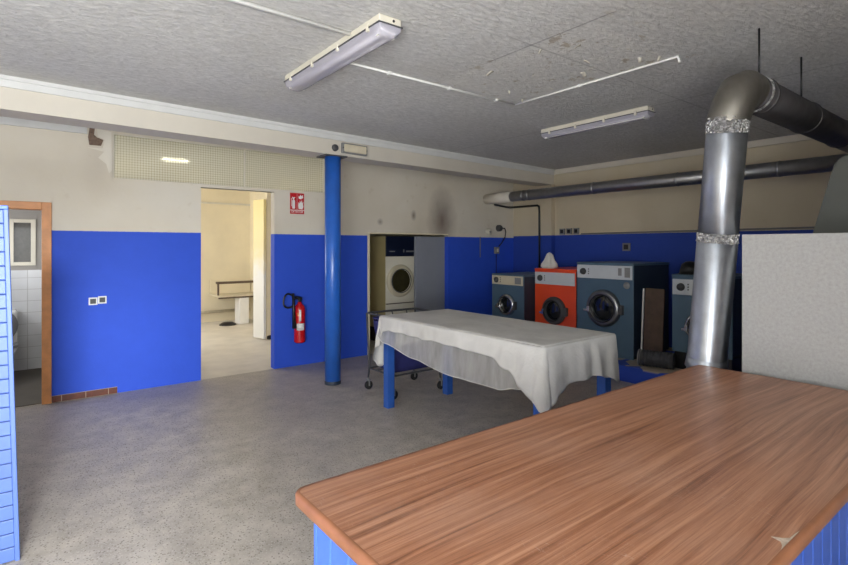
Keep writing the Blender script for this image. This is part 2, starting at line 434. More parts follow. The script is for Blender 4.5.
def holes(rects):
    return lambda u, z: not any(a < u < b and c < z < d for a, b, c, d in rects)
def grid_for(rects, u0, u1, z0, z1):
    us = sorted({u0, u1, *[v for r in rects for v in r[:2]]}); zs = sorted({z0, z1, *[v for r in rects for v in r[2:]]})
    return us, [z for z in zs if z0 <= z <= z1]

struct(MB().box(XL - 0.2, XR + 0.2, YF - 0.2, YB + 0.02, -0.1, 0).build('floor', M['floor']))
struct(MB().box(-1.2, 6.4, YB + 0.02, 11.6, -0.1, 0).build('floor_back_room', M['back_floor']))
struct(MB().box(XL - 0.2, XR + 0.2, YF - 0.2, YB + TB, H, H + 0.15).build('ceiling', M['ceiling']))
struct(MB().box(-1.2, 6.4, YB + TB, 11.6, H, H + 0.15).build('ceiling_back_room', M['plaster']))

DOOR_T = (-0.70, 0.12, -0.01, 2.01)             # toilet doorway
DOORWAY = (1.645, 2.553, -0.01, 2.32)
ALCOVE = (3.975, 5.55, -0.01, 1.815)
TRANS = (0.735, 3.287, 2.354, 2.846)
R = [DOOR_T, DOORWAY, ALCOVE, TRANS]
us, zs = grid_for(R, XL - 0.1, XR + 0.1, 0, H)
wb = struct(wall_grid(us, zs, holes(R), 'y', YB, YB + TB).build('wall_back', M['wall']))
struct(MB().box(XR, XR + 0.15, YF - 0.2, YB + TB, 0, H).build('wall_right', M['wall_right']))
struct(MB().box(XL - 0.15, XL, YF - 0.2, YB + TB, 0, H).build('wall_left', M['plaster']))
FR = [(-2.9, 0.0, 0.12, 2.66)]                # shop window behind the viewer
us, zs = grid_for(FR, XL - 0.1, XR + 0.1, 0, H)
struct(wall_grid(us, zs, holes(FR), 'y', YF - 0.15, YF).build('wall_front', M['plaster']))
wf = MB()
for x0 in (-2.9, -1.95, -1.0, -0.06): wf.box(x0, x0 + 0.06, YF - 0.12, YF - 0.04, 0.12, 2.66)
wf.box(-2.9, 0.0, YF - 0.12, YF - 0.04, 0.12, 0.18).box(-2.9, 0.0, YF - 0.12, YF - 0.04, 2.60, 2.66)
wf = struct(wf.build('window_1', M['off_white']))
struct(MB().box(-6, 4, YF - 4, YF - 0.2, -0.1, 0.0).build('floor_pavement', M['back_floor']))

# broken plaster by the beam, part of the wall
m = MB()
poly = [(0.30, 2.74), (0.33, 2.90), (0.39, 2.89), (0.40, 2.78), (0.49, 2.76), (0.53, 2.70), (0.45, 2.68), (0.44, 2.60), (0.32, 2.61)]
poly = [(.525, 2.89), (.57, 2.888), (.562, 2.80), (.59, 2.775), (.648, 2.755), (.625, 2.69), (.52, 2.688), (.508, 2.77)]
m.prism(poly, 'y', YB - 0.012, YB + 0.01)
m.build('broken_plaster', M['brick'], wb)
m = MB(); m.prism([(.50, 2.66), (.64, 2.665), (.66, 2.76), (.60, 2.79), (.585, 2.88), (.72, 2.85), (.728, 2.44), (.70, 2.40), (.675, 2.50), (.60, 2.56), (.655, 2.63)], 'y', YB - 0.004, YB + 0.01)
m.build('bare_filler', M['plaster'], wb)

# beam (slightly askew in plan) with cornice
B0, B1 = (-3.0, 4.92), (XR, 5.55)
def beam_y(x): return B0[1] + (B1[1] - B0[1]) * (x - B0[0]) / (B1[0] - B0[0])
m = MB()
m.prism([(B0[0], B0[1]), (B1[0], B1[1]), (B1[0], B1[1] + 0.3), (B0[0], B0[1] + 0.3)], 'z', 2.665, H)
bm_ = struct(m.build('trim_1', M['beam']))
m = MB()
m.prism([(B0[0], B0[1] - 0.035), (B1[0], B1[1] - 0.035), (B1[0], B1[1]), (B0[0], B0[1])], 'z', H - 0.03, H)
m.prism([(B0[0], B0[1] - 0.018), (B1[0], B1[1] - 0.018), (B1[0], B1[1]), (B0[0], B0[1])], 'z', H - 0.085, H - 0.03)
m.build('cornice', M['white_trim'], bm_)
struct(MB().box(XR - 0.1, XR, 5.53, 5.86, 0, 2.665).build('trim_2', M['wall_right']))          # pier under the beam
m = MB(); m.box(XR - 0.03, XR, YF, 5.53, H - 0.08, H)
struct(m.build('trim_3', M['beam']))
m = MB(); m.box(XL, 0.50, YB - 0.03, YB, H - 0.12, H)
struct(m.build('trim_4', M['white_trim']))

# toilet: frame, room, window
m = MB()
m.box(0.115, 0.195, YB - 0.025, YB + TB + 0.02, 0, 2.055, 0.004)
m.box(-0.78, -0.70, YB - 0.025, YB + TB + 0.02, 0, 2.055, 0.004)
m.box(-0.70, 0.115, YB - 0.025, YB + TB + 0.02, 1.98, 2.055, 0.004)
struct(m.build('door_1', M['orange_wood']))
YT = 8.4
TW = [(-0.18, 0.085, 1.36, 1.96)]
us, zs = grid_for(TW, -1.0, 0.3, 0, H)
struct(wall_grid(us, zs, holes(TW), 'y', YT, YT + 0.12).build('wall_toilet_back', M['toilet_wall']))
struct(MB().box(0.2, 0.3, YB + TB, YT, 0, H).build('wall_toilet_right', M['toilet_wall']))
TL = [(7.1, 7.9, 1.3, 2.1)]  # unseen opening added for the toilet fill lamp
us, zs = grid_for(TL, YB + TB, YT, 0, H)
struct(wall_grid(us, zs, holes(TL), 'x', -1.1, -1.0).build('wall_toilet_left', M['toilet_wall']))
struct(MB().box(-1.0, 0.2, YB + 0.03, YT, 0.0, 0.008).build('floor_toilet', M['toilet_floor']))
w1 = MB()
for a, b, c, d in ((-0.18, -0.14, 1.36, 1.96), (0.035, 0.085, 1.36, 1.96), (-0.14, 0.035, 1.36, 1.405), (-0.14, 0.035, 1.915, 1.96)):
    w1.box(a, b, YT - 0.02, YT + 0.06, c, d, 0.003)
w1 = struct(w1.build('window_2', M['off_white']))
MB().box(-0.14, 0.035, YT + 0.015, YT + 0.022, 1.405, 1.915).build('window_pane', M['dim_glass'], w1)

# transom light over the doorway
f = MB()
f.box(0.735, 3.287, YB + 0.01, YB + 0.07, 2.32, 2.357).box(0.735, 3.287, YB + 0.01, YB + 0.07, 2.835, 2.846)
for x0 in (0.735, 2.165, 3.27): f.box(x0, x0 + 0.017, YB + 0.02, YB + 0.06, 2.357, 2.835)
f = struct(f.build('window_3', M['off_white']))
MB().box(0.752, 3.27, YB + 0.036, YB + 0.044, 2.357, 2.835).build('window_pane', M['pebbled'], f)

# brown skirting tiles left on the wall
m = MB(); m.box(0.195, 0.777, YB - 0.006, YB, 0.0, 0.07)
sk = struct(m.build('baseboard_back', M['grout']))
m = MB()
for a, b in ((0.197, 0.275), (0.281, 0.485), (0.491, 0.69), (0.696, 0.775)): m.box(a, b, YB - 0.013, YB - 0.004, 0.003, 0.066, 0.002)
m.build('tiles', M['brown_tile'], sk)

# back room beyond the doorway
YBB = 11.4
struct(MB().box(0.3, 4.0, YBB, YBB + 0.1, 0, H).build('wall_back_room_end', M['yellow_plaster']))
struct(MB().box(3.93, 4.0, YB + TB, YBB, 0, H).build('wall_back_room_right', M['yellow_plaster']))
LW = [(8.5, 11.0, 0.9, 2.5)]
us, zs = grid_for(LW, YB + TB, YBB, 0, H)
struct(wall_grid(us, zs, holes(LW), 'x', 0.3, 0.42).build('wall_back_room_left', M['yellow_plaster']))
w = MB()
for a, b, c, d in ((8.5, 8.56, 0.9, 2.5), (9.72, 9.78, 0.9, 2.5), (10.94, 11.0, 0.9, 2.5), (8.56, 10.94, 0.9, 0.96), (8.56, 10.94, 2.44, 2.5)): w.box(0.33, 0.39, a, b, c, d)
struct(w.build('window_4', M['white']))
struct(MB().box(0.3, 3.93, YBB - 0.02, YBB, 2.52, 2.56).build('trim_5', M['off_white']))
tag(MB().tube([(0.5, YBB - 0.05, 0.22), (3.9, YBB - 0.05, 0.22)], 0.03, 10).build('wall_pipe', M['stone']), 'pale pipe running low along the far wall of the back room', 'pipe')
s_ = thing('wall_trough', 'long wash trough with dark top rail on the far wall of the back room', 'trough', (3.05, 10.9, 0))
MB().box(0, 0.86, -0.12, 0.0, 0.84, 0.885, 0.006).build('top_rail', M['rust'], s_)
MB().box(0.0, 0.86, -0.2, 0.45, 0.57, 0.605, 0.01).build('basin_slab', M['stone'], s_)
MB().box(0.02, 0.05, -0.08, -0.04, 0.6, 0.85).build('rail_bracket', M['rust'], s_)
MB().box(0.02, 0.86, 0.42, 0.46, 0.6, 0.9).build('back_splash', M['yellow_plaster'], s_)
MB().box(0.0, 0.86, -0.21, -0.2, 0.545, 0.57).build('edge_rail', M['rust'], s_)
m = MB(); m.box(0.42, 0.62, -0.2, 0.1, 0.0, 0.56, 0.01); m.build('pedestal', M['white'], s_)
d_ = thing('folding_door', 'tall cream door leaf with worn white lower half standing inside the doorway', 'door', (3.20, 8.6, 0))
Mx = Matrix.Rotation(math.radians(14), 4, 'Z')
MB().box(0, 0.05, 0, 0.31, 0.02, 2.42, 0.004, M=Mx).build('door_leaf', M['worn_cream'], d_)
MB().box(0.07, 0.34, 0.0, 0.05, 0.06, 2.56, 0.004, M=Mx).build('door_leaf', M['yellow_plaster'], d_)
MB().box(0.09, 0.18, -0.02, 0.04, 0.0, 0.07, 0.004, M=Mx).build('foot', M['black'], d_)
tag(MB().lathe([(0, 0.06), (0.1, 0.055), (0.16, 0.02), (0.17, 0), (0, 0)], (3.25, 10.75, 0), n=20).build('floor_pan', M['black']), 'flat dark pan on the back room floor beneath the trough', 'pan')
l_ = thing('tube_lamp', 'added strip lamp on back room ceiling making the glow in the pebbled transom', 'lamp', (1.68, 8.0, H))  # added lamp, stands in for the bright reflection on the transom glass
MB().box(-0.21, 0.21, -0.05, 0.05, -0.05, 0).build('lamp_housing', M['white'], l_)
MB().tube([(-0.18, 0, -0.07), (0.18, 0, -0.07)], 0.02, 10).build('tube', M['lit'], l_)
MB().box(-0.2, -0.18, -0.03, 0.03, -0.1, -0.045).build('tube_holder', M['white'], l_)
MB().box(0.18, 0.2, -0.03, 0.03, -0.1, -0.045).build('tube_holder', M['white'], l_)

# alcove room
struct(MB().box(4.0, 6.4, 8.2, 8.3, 0, H).build('wall_alcove_back', M['yellow_plaster']))
struct(MB().box(6.3, 6.4, YB + TB, 8.2, 0, H).build('wall_alcove_right', M['yellow_plaster']))
m = MB(); m.box(3.975, 4.02, YB + 0.003, YB + TB + 0.02, 0, 1.812); m.box(4.02, 5.55, YB + 0.003, YB + TB + 0.02, 1.80, 1.832)
struct(m.build('trim_6', M['yellow_plaster']))

# machine plinth
struct(MB().box(5.6, XR, 1.3, 5.9, 0, 0.187, 0.006).build('trim_7', M['plinth']))

# ------------------------------------------------------------------ blue column
px, py = 2.825, 5.375
c_ = thing('column', 'round glossy blue steel column under the beam', 'column', (px, py, 0)); c_['kind'] = 'thing'
MB().cyl((0, 0, 0.0), (0, 0, 2.65), 0.093, n=40).build('shaft', M['blue_paint'], c_)
MB().box(-0.14, 0.14, -0.10, 0.14, 2.65, 2.665).build('top_plate', M['dark_grey'], c_)
MB().lathe([(0.0945, 0.0), (0.0945, 0.035), (0.093, 0.04)], (0, 0, 0.0), n=40).build('dark_foot', M['washer_dark'], c_)  # darker band around the bottom of the shaft

# ------------------------------------------------------------------ plank partition, left
p_ = thing('plank_partition', 'pale blue partition clad in horizontal planks at the left edge', 'partition', (-0.03, 3.33, 0))
m = MB()
sl = -0.026
Sh = Matrix(((1, 0, sl, 0), (0, 1, 0, 0), (0, 0, 1, 0), (0, 0, 0, 1)))
m.box(-1.3, -0.015, 0.012, 0.05, 0.0, 1.79, M=Sh); m.build('backing', M['groove'], p_)
m = MB(); z = 0.005
while z < 1.75:
    m.box(-1.3, -0.02, 0.0, 0.03, z, z + 0.067, 0.003, M=Sh); z += 0.0715
m.build('plank_cladding', M['pale_plank'], p_)
MB().box(-0.02, 0.0, -0.006, 0.055, 0.0, 1.79, 0.003, M=Sh).build('edge_strip', M['pale_plank'], p_)
MB().box(-1.3, 0.0, -0.008, 0.056, 1.79, 1.81, 0.003, M=Sh).build('top_cap', M['blue_plank'], p_)

# ------------------------------------------------------------------ toilet
o = thing('toilet', 'white toilet with raised grey lid glimpsed through the brown framed doorway', 'toilet', (-0.30, 7.95, 0.008))
m = MB(); pr = [(0.13, 0), (0.11, 0.12), (0.12, 0.2), (0.19, 0.34), (0.21, 0.4), (0.17, 0.4), (0.14, 0.32), (0.0, 0.28)]
m.lathe(pr, (0, -0.1, 0), n=28)
for v in m.bm.verts: v.co.y = (v.co.y + 0.1) * 1.25 - 0.1
m.build('bowl', M['ceramic'], o)
MB().box(-0.2, 0.2, 0.22, 0.42, 0.38, 0.8, 0.03, 3).build('cistern', M['ceramic'], o)
m = MB(); m.lathe([(0.0, 0.0), (0.2, 0.0), (0.21, 0.012), (0.2, 0.024), (0, 0.024)], (0, 0.17, 0.62), (0, 1, -0.12), n=28); m.build('lid', M['grey_plastic'], o)
m = MB(); m.tube([(0.2 * math.cos(a), -0.1 + 0.25 * math.sin(a), 0.41) for a in [2 * PI * i / 28 for i in range(28)]], 0.02, 8, closed=True); m.build('seat', M['grey_plastic'], o)

# ------------------------------------------------------------------ counter
o = thing('counter', 'large wood laminate counter on a blue plank base in front', 'counter', (0, 0, 0))
CX0, CX1, CY0, CY1, CZ = 0.60, 3.16, 0.41, 1.40, 0.90
def rounded(x0, x1, y0, y1, r, n=8):
    P = []
    for cx, cy, a0 in ((x1 - r, y1 - r, 0), (x0 + r, y1 - r, 90), (x0 + r, y0 + r, 180), (x1 - r, y0 + r, 270)):
        for i in range(n + 1):
            a = math.radians(a0 + 90 * i / n); P.append((cx + r * math.cos(a), cy + r * math.sin(a)))
    return P
m = MB(); m.prism(rounded(CX0 + 0.012, CX1 - 0.012, CY0 + 0.012, CY1 - 0.012, 0.03), 'z', CZ - 0.034, CZ, 0.0)
ct = m.build('countertop', M['wood'], o)
# edge strip all around
m = MB(); A = rounded(CX0, CX1, CY0, CY1, 0.042); Bp = rounded(CX0 + 0.013, CX1 - 0.013, CY0 + 0.013, CY1 - 0.013, 0.03)
rings = []
for poly, zz in ((Bp, CZ + 0.0006), (rounded(CX0 + 0.004, CX1 - 0.004, CY0 + 0.004, CY1 - 0.004, 0.038), CZ + 0.0004), (A, CZ - 0.005), (A, CZ - 0.032), (rounded(CX0 + 0.005, CX1 - 0.005, CY0 + 0.005, CY1 - 0.005, 0.037), CZ - 0.037), (Bp, CZ - 0.037)):
    rings.append([(a, b, zz) for a, b in poly] + [(poly[0][0], poly[0][1], zz)])
m.grid(rings)
m.build('edge_strip', M['wood_edge'], o)
# chipped spot on the near long edge
m = MB(); m.prism([(1.375, 0.424), (1.50, 0.424), (1.47, 0.427), (1.445, 0.428), (1.43, 0.440), (1.418, 0.458), (1.412, 0.436), (1.395, 0.428)], 'z', CZ + 0.0002, CZ + 0.0012); m.build('chipped_edge', M['chip'], o)
def plank_panel(name, face, u0, u1, t, z1, out):
    """vertical tongue and groove boards; face 'x' runs along y at x=t; out = direction of the face"""
    m = MB(); u = u0; w = 0.092
    while u < u1 - 1e-6:
        e = min(u + w, u1)
        a, b = sorted((t, t - out * 0.018))
        if face == 'x': m.box(a, b, u + 0.0015, e - 0.0015, 0.0, z1, 0.004)
        else: m.box(u + 0.0015, e - 0.0015, a, b, 0.0, z1, 0.004)
        u = e
    p = m.build(name, M['blue_plank'], o)
    return p
zt = CZ - 0.036
plank_panel('end_panel', 'x', 0.52, 1.245, 0.605, zt, -1)
plank_panel('end_panel', 'x', 0.52, 1.245, 3.12, zt, 1)
plank_panel('side_panel', 'y', 0.605, 3.12, 0.50, zt, -1)
plank_panel('side_panel', 'y', 0.605, 3.12, 1.265, zt, 1)
MB().box(0.625, 3.1, 0.52, 1.245, 0.0, zt - 0.002).build('carcass', M['groove'], o)

# ------------------------------------------------------------------ big duct: riser, elbow, run to the right wall
o = thing('exhaust_duct', 'shiny galvanised duct rising behind the counter and bending along the ceiling', 'duct', (3.3, 1.41, 0))
OX, OY = 3.3, 1.41
def W(x, y, z): return (x - OX, y - OY, z)
def riser(z):
    k = (z - 0.9) / 1.45
    return (3.30 - 0.10 * k, 1.41 - 0.16 * k, z)
rd = 0.107
def rp(z): return Vector(W(*riser(z)))
dirn = (rp(2.0) - rp(1.0)).normalized()
MB().tube([rp(0.12), rp(1.665)], rd + 0.002, 40).build('lower_pipe', M['galv'], o)
MB().tube([rp(1.66), rp(2.29)], rd, 40).build('upper_pipe', M['galv'], o)
for za, zb, rr in ((1.63, 1.685, 0.005), (2.255, 2.345, 0.004)):
    pts = [rp(za + (zb - za) * i / 6) for i in range(7)]
    m = MB(); m.tube(pts, rd, 48, False, radii=[rd + rr + 0.003 * noise.noise(Vector((i * 3.1, za, 0))) for i in range(7)])
    for v in m.bm.verts:
        v.co += Vector((noise.noise(v.co * 40), noise.noise(v.co * 40 + Vector((9, 0, 0))), 0)) * 0.004
    m.build('foil_tape', M['foil'], o)
m = MB(); m.tube([rp(0.86), rp(0.925)], rd + 0.02, 40, True, radii=[rd + 0.012, rd + 0.004]); m.build('flared_collar', M['galv'], o)
m = MB(); m.box(-0.14, 0.16, -0.1, 0.2, 0.0, 0.14, 0.01); m.build('base_box', M['dark_galv'], o)
# segmented elbow
top = rp(2.33); zc = 2.52
e = Vector(W(3.325, 1.205, zc))
pts = []
for i in range(4):
    a = (PI / 2) * i / 3
    pts.append(Vector((top.x + (e.x - top.x) * (1 - math.cos(a)), top.y + (e.y - top.y) * math.sin(a), top.z + (zc - top.z) * math.sin(a))))
m = MB(); m.tube([rp(2.32)] + pts + [e + Vector((0.05, 0, 0))], rd + 0.003, 40, False)
m.build('elbow', M['dull_galv'], o)
x1 = XR - 0.02
MB().tube([W(3.35, 1.205, zc), W(x1, 1.2, zc)], rd, 40).build('ceiling_pipe', M['dark_galv'], o)
for xx, mt in ((3.425, 'foil'), (3.52, 'dark_galv'), (4.35, 'dark_galv'), (5.2, 'dark_galv'), (6.1, 'dark_galv')):
    m = MB(); m.tube([W(xx, 1.203, zc), W(xx + 0.012, 1.203, zc), W(xx + 0.024, 1.203, zc)], rd, 40, True, radii=[rd + 0.001, rd + 0.007, rd + 0.001]); m.build('joint_ring', M[mt], o)
for xx in (3.49, 4.25):
    r_ = MB().tube([W(xx, 1.19, zc + rd - 0.005), W(xx, 1.19, H)], 0.006, 8).build('hanger_rod', M['black'], o)

# pipe along the right wall
o = thing('wall_duct', 'long dull metal duct running along the right wall above the washers', 'duct', (6.45, 0, 2.448))
MB().tube([(0, 1.42, 0), (0, 5.9, 0)], 0.083, 32).build('pipe', M['wall_galv'], o)
MB().tube([(0, 5.88, 0), (0, YB, 0)], 0.092, 32).build('wall_stub', M['plaster'], o)
for yy in (5.62, 5.5, 4.3, 3.1, 2.0): MB().tube([(0, yy - .015, 0), (0, yy, 0), (0, yy + .015, 0)], 0.088, 32, True, radii=[0.084, 0.09, 0.084]).build('joint_ring', M['wall_galv'], o)

# ------------------------------------------------------------------ board and hood behind the counter
o = tag(MB().box(0, 0.03, -1.75, 0.0, 0.0, 1.672, 0.002).build('board_screen', M['melamine'], loc=(3.262, 1.20, 0)), 'light grey speckled board standing upright behind the counter', 'board')
o = thing('extractor_hood', 'dark grey rounded metal hood showing above the grey board', 'hood', (3.9, 0.36, 0))
hw0, hw1, zt_ = 0.72, 0.575, 2.165
poly = [(-hw0, 1.45), (hw0, 1.45), (hw0 - 0.03, 1.62)]
for i in range(7):
    a = PI / 2 * i / 6; poly.append((hw1 - 0.10 + 0.10 * math.cos(a), zt_ - 0.10 + 0.10 * math.sin(a)))
for i in range(7):
    a = PI / 2 + PI / 2 * i / 6; poly.append((-hw1 + 0.10 + 0.10 * math.cos(a), zt_ - 0.10 + 0.10 * math.sin(a)))
poly.append((-hw0 + 0.03, 1.62))
MB().prism(poly, 'x', 0, 0.75, 0.012).build('hood_shell', M['hood'], o)
MB().box(0.02, 0.73, -0.7, 0.7, 0, 1.45, 0.01).build('casing', M['washer_dark'], o)

# ------------------------------------------------------------------ work table
o = thing('work_table', 'long folding table on square blue legs beneath the white sheet', 'table', (3.235, 3.28, 0))
tx0, tx1, ty0, ty1, tz = -0.445, 0.435, -1.02, 1.02, 0.905
MB().box(tx0, tx1, ty0, ty1, tz - 0.035, tz, 0.004).build('tabletop', M['table_blue'], o)
for sx in (-1, 1):
    for sy in (-1, 1):
        cx, cy = sx * 0.385, sy * 0.955
        MB().box(cx - 0.04, cx + 0.04, cy - 0.04, cy + 0.04, 0, tz - 0.035, 0.004).build('leg', M['table_blue'], o)
m = MB()
for sx in (-1, 1): m.box(sx * 0.385 - 0.012, sx * 0.385 + 0.012, -0.915, 0.915, tz - 0.13, tz - 0.035)
for sy in (-1, 1): m.box(-0.345, 0.345, sy * 0.955 - 0.012, sy * 0.955 + 0.012, tz - 0.13, tz - 0.035)
m.build('apron', M['table_blue'], o)

# cloth: top grid + draped skirt following the perimeter
cl = thing('tablecloth', 'white sheet with sheer hanging edge draped over the blue-legged table', 'tablecloth', (3.235, 3.28, 0))
ax0, ax1, ay0, ay1 = tx0 - 0.012, tx1 + 0.012, ty0 - 0.012, ty1 + 0.012
ZT = tz + 0.008
def lerp(a, b, k): return a + (b - a) * k
def tab(v, T):
    for (a, p), (b, q) in zip(T, T[1:]):
        if v <= b:
            k = max(0, min(1, (v - a) / (b - a))); k = k * k * (3 - 2 * k); return lerp(p, q, k)
    return T[-1][1]
rc = 0.035
P = []       # perimeter points (x, y, nx, ny, side, u)
def side(x0, y0, x1, y1, nx, ny, name, n):
    for i in range(n):
        k = i / n; P.append((lerp(x0, x1, k), lerp(y0, y1, k), nx, ny, name, k))
def corner(cx, cy, a0, name, n=14):
    for i in range(n):
        a = math.radians(a0 + 90 * i / n); P.append((cx + rc * math.cos(a), cy + rc * math.sin(a), math.cos(a), math.sin(a), name, i / n))
side(ax0, ay1 - rc, ax0, ay0 + rc, -1, 0, 'front', 160)
corner(ax0 + rc, ay0 + rc, 180, 'c_near')
side(ax0 + rc, ay0, ax1 - rc, ay0, 0, -1, 'end', 90)
corner(ax1 - rc, ay0 + rc, 270, 'c_right')
side(ax1, ay0 + rc, ax1, ay1 - rc, 1, 0, 'rear', 90)
corner(ax1 - rc, ay1 - rc, 0, 'c_far')
side(ax1 - rc, ay1, ax0 + rc, ay1, 0, 1, 'left', 60)
corner(ax0 + rc, ay1 - rc, 90, 'c_left')
def drop(s, u):
    if s == 'front': return tab(u, [(0, 0.30), (0.04, 0.14), (0.1, 0.125), (0.76, 0.135), (0.88, 0.20), (0.94, 0.30), (1, 0.37)])
    if s == 'c_near': return tab(u, [(0, 0.37), (0.35, 0.43), (0.6, 0.44), (1, 0.40)])
    if s == 'end': return tab(u, [(0, 0.40), (0.1, 0.335), (0.35, 0.28), (0.65, 0.27), (0.85, 0.31), (1, 0.36)])
    if s == 'c_right': return 0.37 - 0.05 * u
    if s == 'rear': return 0.30
    if s == 'c_far': return 0.32
    if s == 'left': return tab(u, [(0, 0.30), (0.7, 0.34), (0.9, 0.47), (1, 0.52)])
    return tab(u, [(0, 0.52), (0.5, 0.45), (1, 0.30)])
def foldamp(s, u):
    if s == 'front': return 0.008 + 0.014 * max(0, (u - 0.8) / 0.2)
    if s == 'c_right': return 0.008
    if s == 'c_near': return 0.018
    if s == 'end': return 0.03 * (1 - 0.6 * max(0, (u - 0.7) / 0.3))
    return 0.025
K = 16
rows = []
arc = 0.0
for i, (x, y, nx, ny, s, u) in enumerate(P):
    x0, y0 = P[i - 1][:2]; arc += math.hypot(x - x0, y - y0) if i else 0
    L = drop(s, u) + 0.012 * noise.noise(Vector((arc * 6, 1.7, 0)))
    fa = foldamp(s, u)
    wv = 0.55 * math.sin(arc * 27 + 2.2 * noise.noise(Vector((arc * 2.2, 0, 5)))) + 0.6 * noise.noise(Vector((arc * 11, 4.2, 0)))
    if s.startswith('c_'): wv = 0.5 + 0.9 * math.sin(PI * u) * 0.6 + 0.2 * wv
    row = []
    for k in range(K + 1):
        h = k / K
        if k == 0: out, dz = -0.012, 0.0
        elif k == 1: out, dz = -0.002, 0.004
        elif k == 2: out, dz = 0.004, 0.012
        else:
            dz = 0.012 + (L - 0.012) * (k - 2) / (K - 2)
            g = (k - 2) / (K - 2)
            out = 0.005 + 0.012 * g + fa * (0.75 + wv) * g ** 0.8 + 0.006 * noise.noise(Vector((arc * 9, dz * 11, 2)))
        if s == 'front' and k > 2 and u > 0.76: out += 0.035 * min(1, (u - 0.76) / 0.12) * g
        if s == 'c_near' and k > 2: out += 0.035 * (1 - u) * g
        out = max(out, 0.004) if k > 1 else out
        row.append((x + nx * out, y + ny * out, ZT - dz))
    rows.append(row)
rows.append(rows[0])
m = MB(); m.grid(rows)
# top: grid that meets the skirt ring
nx_, ny_ = 40, 70
top_rows = []
ix0, ix1, iy0, iy1 = ax0 + 0.012, ax1 - 0.012, ay0 + 0.012, ay1 - 0.012
for i in range(nx_ + 1):
    r = []
    for j in range(ny_ + 1):
        X = lerp(ix0, ix1, i / nx_); Y = lerp(iy0, iy1, j / ny_)
        b = min(i, nx_ - i, j, ny_ - j)
        w_ = noise.noise(Vector((X * 5, Y * 3, 0))) * 0.5 + noise.noise(Vector((X * 14, Y * 9, 3))) * 0.3
        r.append((X, Y, ZT + (0.0 if b == 0 else max(0, 0.004 + 0.006 * w_))))
    top_rows.append(r)
m.grid(top_rows)
sh = m.build('sheet', M['sheet'], cl)
so = sh.modifiers.new('thick', 'SOLIDIFY'); so.thickness = 0.002; so.offset = 1
# sheer layer
rows = []
n = 140
for i in range(n + 1):
    u = i / n; y = lerp(ay1 - 0.02, ay0 + 0.10, u)
    Ln = tab(u, [(0, 0.20), (0.06, 0.25), (0.3, 0.325), (0.6, 0.375), (0.85, 0.365), (0.93, 0.33), (1, 0.30)])
    r = []
    for k in range(15):
        h = k / 14; dz = 0.06 + (Ln - 0.06) * h
        out = 0.010 + 0.014 * h + 0.009 * h * (1 + math.sin(u * 15 + 3 * noise.noise(Vector((u * 5, 3, 0))) + h))
        r.append((ax0 - out + 0.006, y, ZT - dz))
    rows.append(r)
m = MB(); m.grid(rows); m.build('sheer_layer', M['net'], cl)
m = MB(); m.tube([r[-1] for r in rows], 0.0035, 6); m.build('sheer_hem', M['sheet'], cl)

# ------------------------------------------------------------------ laundry trolley
o = thing('laundry_trolley', 'wheeled laundry trolley with navy bag behind the white-covered table', 'trolley', (3.35, 4.67, 0))
hx, hy, zt2 = 0.34, 0.25, 0.86
m = MB()
for sx in (-1, 1):
    for sy in (-1, 1):
        m.tube([(sx * (hx - 0.02), sy * hy, 0.12), (sx * (hx - 0.03), sy * (hy - 0.01), 0.25), (sx * hx, sy * hy, zt2)], 0.011, 10)
def loop(z, a, b, r=0.05):
    return [(x, y, z) for x, y in rounded(-a, a, -b, b, r, 4)]
m.tube(loop(zt2, hx, hy), 0.012, 10, closed=True)
m.tube(loop(0.24, hx - 0.025, hy - 0.01), 0.010, 8, closed=True)
for sy in (-0.1, 0.1): m.tube([(-hx + 0.03, sy, 0.24), (hx - 0.03, sy, 0.24)], 0.008, 8)
m.build('frame', M['dark_grey'], o)
m = MB(); rws = []
for k in range(9):
    h = k / 8; z = lerp(zt2 - 0.055, 0.26, h)
    a, b = hx - 0.05 - 0.05 * h, hy - 0.03 - 0.03 * h
    ring = [(x + 0.012 * noise.noise(Vector((x * 6, y * 6, z * 5))), y + 0.012 * noise.noise(Vector((y * 6, x * 6, z * 5 + 4))), z - (0.03 * abs(math.sin(i * 0.7)) if k == 0 else 0)) for i, (x, y) in enumerate(rounded(-a, a, -b, b, 0.05, 5))]
    rws.append(ring + ring[:1])
m.grid(rws); bot = [m.bm.verts.new((x, y, 0.26)) for x, y, z in rws[-1][:-1]]; m.bm.faces.new(bot)
bg = m.build('bag', M['bag_blue'], o); so = bg.modifiers.new('thick', 'SOLIDIFY'); so.thickness = 0.006; so.offset = 0
m = MB(); m.tube(loop(zt2 - 0.055, hx - 0.05, hy - 0.03), 0.012, 8, closed=True); m.build('bag_rim', M['bag_blue'], o)
for sx in (-0.6, 0, 0.6):
    for sy in (-1, 1): MB().tube([(sx * hx, sy * hy, zt2), (sx * hx, sy * (hy - 0.03), zt2 - 0.06)], 0.007, 8).build('bag_hook', M['dark_grey'], o)
for sx in (-1, 1):
    for sy in (-1, 1):
        cx, cy = sx * (hx - 0.02), sy * hy
        m = MB(); m.cyl((cx, cy, 0.085), (cx, cy, 0.13), 0.012, n=10); m.box(cx - 0.005, cx + 0.01, cy - 0.022, cy - 0.016, 0.04, 0.105); m.box(cx - 0.005, cx + 0.01, cy + 0.016, cy + 0.022, 0.04, 0.105); m.box(cx - 0.022, cx + 0.022, cy - 0.022, cy + 0.022, 0.10, 0.108)
        cs = m.build('caster', M['mid_grey'], o)
        MB().lathe([(0, -0.015), (0.036, -0.015), (0.048, -0.009), (0.048, 0.009), (0.036, 0.015), (0, 0.015)], (cx + 0.005, cy, 0.048), (0, 1, 0), 24).build('wheel', M['black_rubber'], cs)

